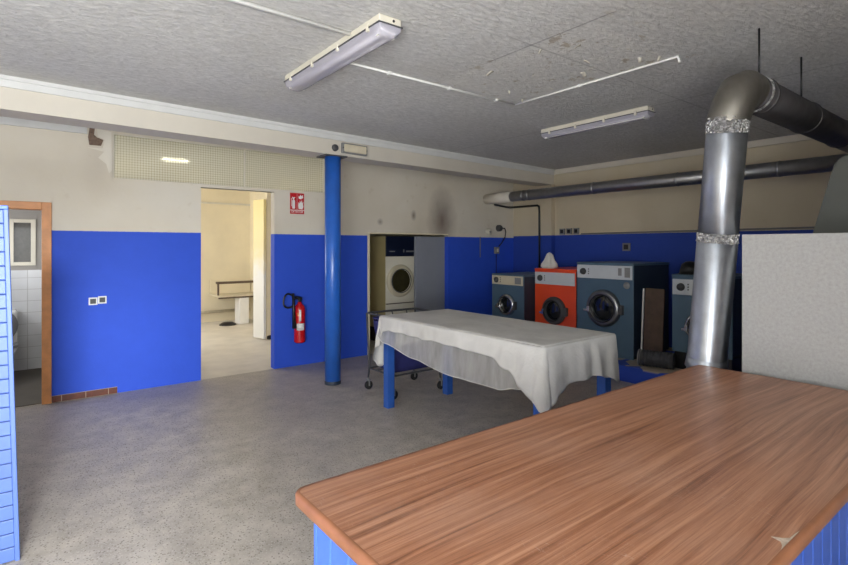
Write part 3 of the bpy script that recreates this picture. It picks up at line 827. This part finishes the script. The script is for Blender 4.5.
# ------------------------------------------------------------------ washing machines (front faces -x)
def washer(label, X, Y0, Y1, zb, zt, depth, body, panel, dz, dr, pz0, pz1, style):
    w = Y1 - Y0; yc = (Y0 + Y1) / 2
    o = thing('washing_machine', label, 'washing machine', (X, yc, zb), 'industrial washing machines along the right wall')
    h = zt - zb
    MB().box(0.0, 0.02, -w / 2, w / 2, 0.0, h, 0.006).build('front_panel', M[body], o)
    MB().box(0.021, depth, -w / 2 + 0.004, w / 2 - 0.004, 0.03, h - 0.03, 0.006).build('cabinet', M['washer_dark'], o)
    MB().box(-0.004, depth + 0.005, -w / 2 - 0.004, w / 2 + 0.004, h - 0.03, h, 0.008).build('lid', M[body], o)
    MB().box(0.03, depth - 0.03, -w / 2 + 0.03, w / 2 - 0.03, 0.0, 0.03).build('foot_frame', M['black'], o)
    a, b = pz0 - zb, pz1 - zb
    cp = MB().box(-0.014, 0.004, -w / 2 + 0.012, w / 2 - 0.012, a, b, 0.004).build('control_panel', M[panel], o)
    pm = (a + b) / 2
    # local +y is towards the left of the picture
    m = MB(); m.lathe([(0, 0.03), (0.022, 0.028), (0.026, 0.02), (0.042, 0.018), (0.045, 0.0), (0, 0)], (-0.014, w / 2 - 0.11, pm), (-1, 0, 0), 24); m.build('dial', M['dark_grey'], cp)
    m = MB()
    for k in range(3): m.box(-0.02, -0.012, w / 2 - 0.2, w / 2 - 0.19 + 0.004, pm - 0.035 + k * 0.03, pm - 0.02 + k * 0.03, 0.002)
    m.build('buttons', M['dark_grey'], cp)
    if style == 'big':
        MB().box(-0.018, -0.012, -w / 2 + 0.035, -w / 2 + 0.11, a + 0.03, b - 0.02, 0.002).build('instruction_plate', M['mid_grey'], cp)
        MB().box(-0.017, -0.012, -w / 2 + 0.15, -w / 2 + 0.2, a + 0.05, b - 0.03, 0.002).build('instruction_plate', M['mid_grey'], cp)
        m = MB(); m.lathe([(0, 0.012), (0.04, 0.01), (0.045, 0)], (0, -w / 2 + 0.09, a - 0.07), (-1, 0, 0), 24); m.build('round_badge', M['mid_grey'], o)
    elif style == 'small':
        MB().box(-0.018, -0.012, -w / 2 + 0.04, -w / 2 + 0.16, a + 0.02, b - 0.02, 0.002).build('instruction_plate', M['mid_grey'], cp)
    z = dz - zb; ring = 'grey_chrome' if style == 'big' else ('chrome' if style == 'small' else 'dark_grey')
    d = MB(); d.lathe([(dr * 0.66, 0.01), (dr * 0.70, 0.05), (dr * 0.80, 0.06), (dr * 0.94, 0.045), (dr, 0.02), (dr, -0.002)], (0, 0, z), (-1, 0, 0), 48)
    d = d.build('door', M[ring], o)
    MB().lathe([(0, 0.035), (dr * 0.3, 0.033), (dr * 0.55, 0.022), (dr * 0.69, 0.012)], (0, 0, z), (-1, 0, 0), 40).build('porthole_glass', M['glass_dark'], d)
    MB().tube([(-0.03 - 0.035 * math.cos(0), dr * 0.725 * math.cos(a_), z + dr * 0.725 * math.sin(a_)) for a_ in [2 * PI * i / 40 for i in range(40)]], dr * 0.035, 8, closed=True).build('door_seal', M['black_rubber'], d)
    m = MB(); m.box(-0.09, -0.03, dr * 0.74, dr * 1.04, z - 0.05, z - 0.02, 0.006).box(-0.1, -0.07, dr * 0.62, dr * 0.8, z - 0.055, z + 0.02, 0.006); m.build('door_handle', M['chrome'], d)
    m = MB(); m.box(-0.05, 0.0, -dr * 1.18, -dr * 0.94, z - 0.06, z + 0.06, 0.006); m.build('door_hinge', M['dark_grey'], d)
    return o
WL = 'along the right wall'
washer('small grey-blue washer in the corner, its control panel cream', 5.72, 4.985, 5.63, 0.187, 1.19, 0.85, 'washer_blue', 'panel_cream', 0.73, 0.165, 1.03, 1.165, 'small')
washer('orange front-loading washer with white bundle on top', 5.95, 4.255, 4.97, 0.187, 1.288, 0.9, 'washer_orange', 'panel_grey', 0.69, 0.20, 1.06, 1.235, 'orange')
washer('tallest grey-blue washer, standing right beside the orange one', 5.95, 3.41, 4.235, 0.187, 1.395, 0.9, 'washer_blue', 'panel_grey', 0.80, 0.245, 1.185, 1.36, 'big')
washer('grey-blue washer on a dark stand partly hidden by the shiny riser duct', 5.95, 2.28, 2.93, 0.39, 1.284, 0.8, 'washer_blue', 'panel_grey', 0.70, 0.17, 1.05, 1.23, 'small')
tag(MB().box(0.03, 0.78, -0.31, 0.31, 0, 0.203, 0.005).build('machine_stand', M['black'], loc=(5.95, 2.605, 0.187)), 'low dark stand under the washer next to the riser duct', 'stand')

# white bundle on the orange washer
m = MB(); m.lathe([(0, 0), (0.10, 0.0), (0.115, 0.03), (0.105, 0.07), (0.08, 0.11), (0.062, 0.15), (0.05, 0.19), (0.03, 0.22), (0, 0.235)], (0, 0, 0), n=36)
for v in m.bm.verts:
    if v.co.z > 0.005:
        n_ = noise.noise(v.co * 16) * 0.018; rr = Vector((v.co.x, v.co.y, 0))
        v.co += (rr.normalized() * n_ if rr.length > 0.001 else Vector((0, 0, 0))) + rr * (0.12 * math.sin(5 * math.atan2(v.co.y, v.co.x) + 2))
tag(m.build('cloth_bundle', M['white_cloth'], loc=(6.05, 4.78, 1.288)), 'small crumpled white bundle standing on the orange washer', 'bundle')
# black bowl on the right washer
m = MB(); m.lathe([(0, 0.15), (0.05, 0.145), (0.09, 0.11), (0.108, 0.05), (0.112, 0.0), (0.125, 0.0), (0.125, 0.008), (0.113, 0.01)], (0, 0, 0), n=32)
tag(m.build('bowl', M['black'], loc=(6.12, 2.80, 1.284)), 'upturned black bowl on top of the washer near the riser duct', 'bowl')
# leaning boards
Rl = Matrix.Rotation(math.radians(4), 4, 'Y')
tag(MB().box(-0.012, 0.012, -0.13, 0.11, 0.0, 0.905, 0.003, M=Rl).build('brown_board', M['brown_board'], loc=(6.0, 3.20, 0.188)), 'dark brown stained board leaning in the gap between two washers', 'board')
tag(MB().box(-0.02, 0.001, 0.112, 0.125, 0.0, 0.9, 0.002, M=Rl).build('metal_strip', M['white'], loc=(5.985, 3.205, 0.188)), 'thin pale strip leaning on the left edge of the brown board', 'strip')
o = thing('ribbed_hose', 'short piece of dark ribbed hose lying in front of the brown board', 'hose', (5.76, 3.13, 0.187))
pts = []; rr_ = []
for i in range(41):
    k = i / 40; pts.append((0.12 - 0.10 * (1 - k), 0.10 - 0.36 * k, 0.097)); rr_.append(0.084 + 0.006 * math.sin(i * 1.6))
m = MB(); m.tube(pts, 0.09, 28, False, radii=rr_); hz = m.build('hose_wall', M['dark_grey'], o); so = hz.modifiers.new('thick', 'SOLIDIFY'); so.thickness = 0.008
m = MB(); a = Vector(pts[0]); d_ = (Vector(pts[0]) - Vector(pts[3])).normalized()
m.lathe([(0.076, -0.02), (0.094, -0.02), (0.096, 0.01), (0.076, 0.012), (0.076, -0.02)], a, d_, 32); m.build('end_collar', M['mid_grey'], o)

# ------------------------------------------------------------------ dryer in the alcove
o = thing('tumble_dryer', 'cream tumble dryer with navy top panel standing inside the alcove', 'dryer', (4.65, 7.0, 0))
dw = 0.63
MB().box(0, dw, 0.0, 0.02, 0.665, 1.44, 0.006).build('front_panel', M['dryer_white'], o)
MB().box(0, dw, -0.0, 0.02, 0.24, 0.655, 0.006).build('lower_panel', M['dryer_white'], o)
MB().box(0.0, dw, 0.021, 0.75, 0.24, 1.78, 0.006).build('cabinet', M['dryer_side'], o)
MB().box(0.02, dw - 0.02, 0.02, 0.73, 0.0, 0.24).build('plinth', M['black'], o)
cp = MB().box(0, dw, -0.012, 0.02, 1.445, 1.78, 0.006).build('control_panel', M['navy'], o)
for q in ((0.06, 0.17, 1.52, 1.535), (0.34, 0.36, 1.51, 1.56), (0.40, 0.56, 1.515, 1.54)): MB().box(q[0], q[1], -0.016, -0.01, q[2], q[3]).build('marking', M['mid_grey'], cp)
z = 1.035
d = MB().lathe([(0.19, 0.02), (0.205, 0.045), (0.245, 0.04), (0.268, 0.02), (0.275, 0)], (dw / 2 - 0.03, 0, z), (0, -1, 0), 44).build('door', M['panel_cream'], o)
MB().lathe([(0, 0.035), (0.1, 0.03), (0.191, 0.02)], (dw / 2 - 0.03, 0, z), (0, -1, 0), 40).build('porthole_glass', M['olive_glass'], d)
MB().tube([(dw / 2 - 0.03 + 0.197 * math.cos(a), -0.043, z + 0.197 * math.sin(a)) for a in [2 * PI * i / 40 for i in range(40)]], 0.008, 8, closed=True).build('door_seal', M['dark_grey'], d)
m = MB(); m.tube([(dw - 0.028, 0, z + 0.17), (dw - 0.028, -0.05, z + 0.17), (dw - 0.028, -0.05, z + 0.08)], 0.009, 8); m.build('door_handle', M['black'], o)
MB().tube([(dw - 0.028, -0.04, z - 0.2), (dw - 0.028, 0.0, z - 0.2)], 0.014, 8).build('door_catch', M['black'], o)
MB().box(0.0, dw, -0.006, 0.0, 0.652, 0.668).build('trim_strip', M['rust'], o)
o = thing('grey_panel', 'plain grey sheet-metal panel standing beside the dryer in the alcove', 'panel', (4.935, 6.56, 0))
MB().box(0, 0.607, 0.0, 0.018, 0.02, 1.77, 0.004).build('sheet', M['locker_grey'], o)
m = MB(); m.box(0, 0.03, 0.019, 0.05, 0.0, 1.77).box(0.575, 0.605, 0.019, 0.05, 0.0, 1.77).box(0.03, 0.575, 0.019, 0.05, 1.73, 1.77); m.build('rear_frame', M['locker_grey'], o)

# ------------------------------------------------------------------ ceiling lamps
def tube_lamp(label, X, Y0, Y1, w, h, diff):
    o = thing('strip_light', label, 'lamp', (X, (Y0 + Y1) / 2, H), 'fluorescent strip lights on the ceiling')
    L = (Y1 - Y0) / 2
    m = MB(); m.box(-w / 2, w / 2, -L, L, -0.045, 0, 0.008); m.build('housing', M['off_white'], o)
    m = MB(); m.box(-w / 2 - 0.006, w / 2 + 0.006, -L - 0.006, L + 0.006, -0.052, -0.044, 0.002); m.build('gasket', M['dark_grey'], o)
    # trough shaped diffuser
    rows = []
    prof = [(-w / 2, -0.05)] + [(-(w / 2 - 0.004) * math.cos(a), -0.06 - (h - 0.06) * math.sin(a) ** 0.7) for a in [PI * i / 14 for i in range(1, 14)]] + [(w / 2, -0.05)]
    for yy, k in ((-L, 0.72), (-L + 0.01, 0.9), (-L + 0.04, 1), (L - 0.04, 1), (L - 0.01, 0.9), (L, 0.72)):
        rows.append([(a * (0.9 + 0.1 * k), yy, -0.05 + (b + 0.05) * k) for a, b in prof])
    m = MB(); m.grid(rows)
    for r in (rows[0], rows[-1]): m.bm.faces.new([m.bm.verts.new(p) for p in r])
    m.build('diffuser', M['diffuser'], o)
    for sx in (-0.03, 0.03):
        MB().tube([(sx, -L + 0.06, -0.085), (sx, L - 0.06, -0.085)], 0.016, 12).build('tube', M['white'], o)
    for sx in (-1, 1):
        for q in range(4):
            yy = -L + 0.12 + q * (2 * L - 0.24) / 3
            MB().box(sx * w / 2 - 0.01, sx * w / 2 + 0.01, yy - 0.012, yy + 0.012, -0.07, -0.03, 0.003).build('clip', M['off_white'], o)
    for sy in (-1, 1):
        m = MB(); m.box(-w / 2 + 0.02, w / 2 - 0.02, sy * (L - 0.055) - 0.012, sy * (L - 0.055) + 0.012, -0.105, -0.05); m.build('tube_holder', M['white'], o)
    MB().cyl((0.02, -L - 0.004, -0.024), (0.02, -L + 0.01, -0.024), 0.008, n=10).build('knockout', M['black'], o)
    return o
tube_lamp('grey strip light with purplish cover, nearer of the ceiling lamps, beside the conduit', 1.64, 2.42, 3.76, 0.155, 0.115, None)
tube_lamp('strip light above the covered table, beyond the patch of peeling ceiling paint', 4.62, 2.47, 3.72, 0.13, 0.105, None)

# emergency lamp and junction box on the beam
xa, xb = 2.866, 3.248
ang = math.atan2(B1[1] - B0[1], B1[0] - B0[0])
o = thing('emergency_light', 'grey oblong emergency light on the beam beside the blue column', 'lamp', ((xa + xb) / 2, beam_y((xa + xb) / 2), 2.755)); o.rotation_euler = (0, 0, ang)
MB().box(-0.175, 0.175, -0.035, 0.0, -0.06, 0.06, 0.006).build('housing', M['mid_grey'], o)
MB().box(-0.155, 0.155, -0.05, -0.034, -0.045, 0.045, 0.012, 3).build('lens', M['stone'], o)
for sx in (-1, 1): MB().cyl((sx * 0.165, -0.034, 0.0), (sx * 0.165, -0.04, 0.0), 0.008, n=10).build('screw', M['dark_grey'], o)
o = thing('junction_box', 'small round dark junction box on the beam above the column', 'junction box', (2.80, beam_y(2.80), 2.745)); o.rotation_euler = (0, 0, ang)
MB().lathe([(0, 0.03), (0.03, 0.03), (0.038, 0.022), (0.04, 0)], (0, 0, 0), (0, -1, 0), 24).build('box_body', M['dark_grey'], o)
MB().tube([(0.035, -0.012, 0), (0.075, -0.012, -0.005)], 0.006, 8).build('cable', M['off_white'], o)

# conduits on the ceiling
def conduit(label, pts, r, clips, mat='white'):
    o = thing('ceiling_conduit', label, 'conduit', pts[0])
    q = [tuple(a - b for a, b in zip(p, pts[0])) for p in pts]
    MB().tube(q, r, 10).build('tubing', M[mat], o)
    for p in clips:
        a = tuple(u - v for u, v in zip(p, pts[0])); MB().box(a[0] - 0.012, a[0] + 0.012, a[1] - 0.018, a[1] + 0.018, a[2] - r - 0.004, a[2] + r, 0.002).build('clip', M[mat], o)
zc_ = H - 0.013
conduit('straight white conduit running to the near strip light', [(-2.9, 2.74, zc_), (1.56, 2.75, zc_)], 0.013, [(0.3, 2.745, zc_), (-0.7, 2.74, zc_)])
conduit('white conduit leading from the near strip light toward the peeling patch', [(1.72, 3.19, H - 0.009), (3.55, 3.20, H - 0.009)], 0.009, [(2.15, 3.193, H - 0.009), (2.75, 3.196, H - 0.009), (3.3, 3.2, H - 0.009)])
conduit('thin white conduit along the edge of the peeling ceiling patch', [(3.55, 3.20, H - 0.008), (3.545, 2.6, H - 0.008), (3.54, 1.70, H - 0.008), (3.54, 1.69, H - 0.05)], 0.008, [(3.545, 2.5, H - 0.008)])
m = MB()
fx = [(3.45, 1.78), (3.36, 1.88), (3.5, 2.0), (3.05, 2.55), (2.95, 2.85), (3.2, 2.95), (3.42, 2.7), (2.7, 2.2), (3.1, 2.15), (2.85, 2.0), (3.3, 2.3), (2.75, 2.7), (3.48, 3.05), (3.15, 1.85)]
for i, (a, b) in enumerate(fx):
    s_ = 0.014 + 0.022 * random.random(); an = random.random() * 6
    rows = []
    for u in range(4):
        r = []
        for v in range(3):
            lx = (u / 3) * s_ * 1.6; ly = (v / 2 - 0.5) * s_ * (1 - 0.25 * u / 3)
            r.append((a + lx * math.cos(an) - ly * math.sin(an), b + lx * math.sin(an) + ly * math.cos(an), H - 0.002 - 0.022 * (u / 3) ** 1.6))
        rows.append(r)
    m.grid(rows)
pf = m.build('paint_flakes', M['off_white'], bpy.data.objects['ceiling']); pf['kind'] = 'stuff'
so = pf.modifiers.new('thick', 'SOLIDIFY'); so.thickness = 0.0015

# ------------------------------------------------------------------ wall fittings
def socket(label, x, z, wall='back', double=False, frame='white', inner='dark_grey', y=None, s=0.08):
    if wall == 'back':
        o = thing('wall_socket', label, 'socket', (x, YB, z))
        MB().box(-s / 2, s / 2, -0.012, 0, -s / 2, s / 2, 0.003).build('frame', M[frame], o)
        MB().box(-s * 0.33, s * 0.33, -0.015, -0.01, -s * 0.33, s * 0.33, 0.002).build('insert', M[inner], o)
    else:
        o = thing('wall_socket', label, 'socket', (XR, y, z))
        MB().box(-0.03, 0, -s / 2, s / 2, -s / 2, s / 2, 0.003).build('frame', M[frame], o)
        MB().box(-0.034, -0.026, -s * 0.3, s * 0.3, -s * 0.3, s * 0.3, 0.002).build('insert', M[inner], o)
    return o
socket('left socket of the pair on the blue wall by the toilet door', 0.553, 1.02)
socket('right socket of the pair on the blue wall, set slightly higher', 0.637, 1.03)
SR = [(5.37, 1.86), (5.23, 1.862), (5.09, 1.864)]
for i, (yy, zz) in enumerate(SR):
    socket(('first', 'middle', 'last')[i] + ' of three grey sockets above the blue paint, counted from the corner pier', 0, zz, 'right', y=yy, s=0.10, frame='mid_grey', inner='black')
socket('grey switch box on the blue wall above the tallest washer', 0, 1.60, 'right', y=4.2, s=0.12, frame='mid_grey', inner='black')
socket('grey switch box on the blue wall above the washer by the riser duct', 0, 1.59, 'right', y=3.05, s=0.12, frame='mid_grey', inner='black')
tag(MB().tube([(XR - 0.012, 5.0, 1.815), (XR - 0.012, -1.0, 1.835)], 0.011, 8).build('wall_conduit', M['mid_grey']), 'thin grey conduit along the top of the blue paint on the right wall', 'conduit')

# two round boxes with cable and switch on the back wall near the corner
o = thing('round_box', 'pale round electrical box on the back wall, left of the dark one', 'electrical box', (6.48, YB, 1.87))
MB().lathe([(0, 0.06), (0.05, 0.058), (0.062, 0.045), (0.065, 0)], (0, 0, 0), (0, -1, 0), 28).build('box_body', M['off_white'], o)
MB().lathe([(0, 0.066), (0.02, 0.064), (0.022, 0.058)], (0, 0, 0), (0, -1, 0), 20).build('cap', M['mid_grey'], o)
o = thing('round_box', 'dark round plug box with hanging cable on the back wall near the corner', 'electrical box', (6.74, YB, 1.94))
MB().lathe([(0, 0.07), (0.05, 0.068), (0.058, 0.05), (0.06, 0)], (0, 0, 0), (0, -1, 0), 28).build('box_body', M['dark_grey'], o)
pts = [(0.03, -0.05, 0.0), (0.12, -0.05, 0.0), (0.16, -0.04, -0.06), (0.15, -0.03, -0.16), (0.08, -0.02, -0.26), (0.0, -0.015, -0.33)]
MB().tube(pts, 0.009, 8).build('cable', M['black'], o)
o = thing('switch_box', 'small grey switch box on the dark blue wall below the cable', 'switch', (6.68, YB, 1.54))
MB().box(-0.05, 0.05, -0.045, 0, -0.06, 0.06, 0.005).build('box_body', M['mid_grey'], o)
MB().box(-0.02, 0.02, -0.052, -0.044, -0.03, 0.03, 0.003).build('rocker', M['off_white'], o)
tag(MB().tube([(6.68, YB - 0.012, 1.47), (6.68, YB - 0.012, 0.6)], 0.008, 8).build('cable_duct', M['bag_blue']), 'thin blue painted conduit dropping below the small switch box', 'conduit')
tag(MB().tube([(6.28, YB - 0.01, 1.78), (6.28, YB - 0.01, 1.42)], 0.008, 8).build('cable_duct', M['mid_grey']), 'short pale vertical conduit on the dark blue wall', 'conduit')
# black pipe round the corner
pts = [(6.62, YB - 0.03, 2.36), (6.93, YB - 0.03, 2.33), (7.0, YB - 0.06, 2.325), (7.02, YB - 0.15, 2.325), (7.02, 5.81, 2.325), (7.02, 5.77, 2.30), (7.02, 5.765, 2.2), (7.02, 5.765, 0.188)]
tag(MB().tube(pts, 0.018, 10).build('black_pipe', M['black']), 'black water pipe turning the corner and dropping behind the washers', 'pipe')

# extinguisher sign
o = thing('extinguisher_sign', 'red and white fire extinguisher sign on the cream wall', 'sign', (2.87, YB, 2.185))
MB().box(-0.1, 0.1, -0.004, 0, -0.14, 0.14).build('sign_plate', M['sign_red'], o)
m = MB()
yy0, yy1 = -0.0055, -0.004
m.box(-0.1, 0.1, yy0, yy1, -0.093, -0.085)
m.box(-0.004, -0.001, yy0, yy1, -0.085, 0.13)
m.prism(rounded(-0.072, -0.032, -0.07, 0.045, 0.012, 4), 'y', yy0, yy1)
m.prism([(-0.062, 0.048), (-0.042, 0.048), (-0.042, 0.07), (-0.028, 0.08), (-0.03, 0.088), (-0.05, 0.08), (-0.07, 0.09), (-0.074, 0.082), (-0.062, 0.072)], 'y', yy0, yy1)
m.prism([(-0.084, -0.04), (-0.078, -0.04), (-0.078, 0.06), (-0.068, 0.072), (-0.072, 0.078), (-0.084, 0.064)], 'y', yy0, yy1)
m.prism([(0.02, -0.07), (0.075, -0.075), (0.088, -0.04), (0.082, -0.01), (0.088, 0.03), (0.07, 0.005), (0.066, 0.05), (0.05, 0.01), (0.04, 0.045), (0.032, 0.0), (0.018, 0.02), (0.014, -0.03)], 'y', yy0, yy1)
m.prism([(0.02, 0.07), (0.05, 0.06), (0.085, 0.08), (0.08, 0.12), (0.06, 0.10), (0.045, 0.125), (0.035, 0.095), (0.018, 0.105)], 'y', yy0, yy1)
m.build('pictogram', M['white'], o)
cu = bpy.data.curves.new('lettering', 'FONT'); cu.body = 'EXTINTOR'; cu.size = 0.04; cu.align_x = 'CENTER'; cu.align_y = 'CENTER'; cu.extrude = 0.0005
tx = bpy.data.objects.new('lettering', cu); COL.objects.link(tx)
bpy.context.view_layer.update()
me = bpy.data.meshes.new_from_object(tx.evaluated_get(bpy.context.evaluated_depsgraph_get()))
bpy.data.objects.remove(tx)
tx = bpy.data.objects.new('lettering', me); COL.objects.link(tx); tx.parent = o; tx.location = (0, -0.0055, -0.112); tx.rotation_euler = (PI / 2, 0, 0); tx.scale = (0.85, 1, 1)
me.materials.clear(); me.materials.append(M['white'])

# fire extinguisher
o = thing('fire_extinguisher', 'red fire extinguisher with black hose hanging on the blue wall', 'fire extinguisher', (2.862, YB - 0.10, 0.33))
MB().lathe([(0, 0.0), (0.06, 0.0), (0.072, 0.012), (0.073, 0.03), (0.073, 0.44), (0.066, 0.475), (0.045, 0.50), (0.028, 0.515), (0.025, 0.54), (0, 0.54)], (0, 0, 0), n=36).build('cylinder', M['red'], o)
MB().lathe([(0.0745, 0.0), (0.0745, 0.03)], (0, 0, 0.015), n=36).build('base_ring', M['red'], o)
m = MB(); m.cyl((0, 0, 0.535), (0, 0, 0.585), 0.022, n=16); m.box(-0.02, 0.03, -0.018, 0.018, 0.565, 0.60, 0.004); m.build('valve', M['black'], o)
m = MB(); m.tube([(0.01, 0, 0.60), (-0.06, -0.02, 0.615), (-0.12, -0.03, 0.60)], 0.008, 8); m.tube([(0.0, 0, 0.585), (-0.06, -0.02, 0.585), (-0.11, -0.03, 0.57)], 0.008, 8); m.build('lever', M['black'], o)
pts = [(-0.02, -0.02, 0.575), (-0.10, -0.02, 0.62), (-0.16, -0.03, 0.655), (-0.21, -0.03, 0.64), (-0.235, -0.03, 0.57), (-0.225, -0.03, 0.50), (-0.17, -0.035, 0.475), (-0.12, -0.04, 0.49)]
def smooth(pts, n=5):
    P_ = [Vector(p) for p in pts]; out = []
    for i in range(len(P_) - 1):
        p0, p1, p2, p3 = P_[max(i - 1, 0)], P_[i], P_[i + 1], P_[min(i + 2, len(P_) - 1)]
        for k in range(n):
            t_ = k / n; out.append(0.5 * ((2 * p1) + (-p0 + p2) * t_ + (2 * p0 - 5 * p1 + 4 * p2 - p3) * t_ ** 2 + (-p0 + 3 * p1 - 3 * p2 + p3) * t_ ** 3))
    return out + [P_[-1]]
MB().tube(smooth(pts), 0.012, 10).build('hose', M['black'], o)
MB().tube([(-0.105, -0.03, 0.66), (-0.10, -0.035, 0.45), (-0.09, -0.04, 0.2)], 0.02, 14, True, radii=[0.016, 0.019, 0.03]).build('discharge_horn', M['black'], o)
def patch(name, z0, z1, a0, a1, mat, r=0.0742):
    rows = []
    for i in range(9):
        a = math.radians(a0 + (a1 - a0) * i / 8); rows.append([(r * math.cos(a), r * math.sin(a), z0), (r * math.cos(a), r * math.sin(a), z1)])
    q = MB().grid(rows).build(name, M[mat], o); so = q.modifiers.new('thick', 'SOLIDIFY'); so.thickness = 0.0006
    return q
patch('paper_label', 0.17, 0.26, 215, 300, 'white')
patch('label_marking', 0.29, 0.44, 243, 262, 'white'); patch('label_marking', 0.36, 0.40, 222, 238, 'orange_wood')
MB().box(-0.04, 0.04, 0.06, 0.1, 0.40, 0.48, 0.003).build('wall_bracket', M['dark_grey'], o)

# ------------------------------------------------------------------ light
wd = bpy.data.worlds.new('sky'); SC.world = wd; wd.use_nodes = True
n = wd.node_tree.nodes; bg = n['Background']
sky = n.new('ShaderNodeTexSky'); sky.sky_type = 'HOSEK_WILKIE' if hasattr(sky, 'sky_type') else sky.sky_type
sky.turbidity = 6; sky.sun_direction = (0.3, -0.6, 0.74)
mx = n.new('ShaderNodeMix'); mx.data_type = 'RGBA'; mx.inputs[0].default_value = 0.75
wd.node_tree.links.new(sky.outputs[0], mx.inputs[6]); mx.inputs[7].default_value = (0.9, 0.95, 1.0, 1)
wd.node_tree.links.new(mx.outputs[2], bg.inputs[0]); bg.inputs[1].default_value = 1.0
def area(name, loc, rot, sx, sy, power, col=(1, 0.98, 0.95)):
    l = bpy.data.lights.new(name, 'AREA'); l.shape = 'RECTANGLE'; l.size = sx; l.size_y = sy; l.energy = power; l.color = col
    o = bpy.data.objects.new(name, l); COL.objects.link(o); o.location = loc; o.rotation_euler = rot
    return o
# daylight entering through the shop window and the back room window
area('daylight_shop_window', (-1.45, YF - 0.18, 1.4), (math.radians(84), 0, 0), 2.8, 2.4, 105, (0.93, 0.97, 1.0))
area('pavement_bounce_shop_window', (-1.45, YF - 0.2, 1.2), (math.radians(125), 0, 0), 2.8, 1.6, 125, (0.96, 0.98, 1.0))
area('bright_street_beyond_window', (-1.8, YF - 8.0, 3.7), (math.radians(80), 0, math.radians(-12)), 1.5, 1.8, 1000, (0.95, 0.98, 1.0))
area('daylight_back_window', (0.25, 9.75, 1.7), (0, math.radians(-90), 0), 1.6, 2.4, 42, (1, 0.98, 0.94))
area('added_toilet_fill', (-1.05, 7.5, 1.7), (0, math.radians(-90), 0), 0.8, 0.8, 12, (0.97, 0.98, 1.0))  # added fill lamp to brighten the toilet, no window known on this side

# ------------------------------------------------------------------ camera
cam = bpy.data.cameras.new('camera'); co = bpy.data.objects.new('camera', cam); COL.objects.link(co)
co.location = (0, 0, 1.6); co.rotation_euler = (PI / 2, 0, -math.atan2(510, 656))
co.rotation_euler[2] = -(PI / 2 - math.atan2(656, 510))
cam.sensor_width = 36; cam.lens = 510 / 848 * 36; cam.shift_y = -35.5 / 848; cam.clip_start = 0.05
SC.camera = co
vs = SC.view_settings; vs.view_transform = 'Standard'; vs.look = 'None'; vs.gamma = 1; vs.use_curve_mapping = False; vs.exposure = 0.9
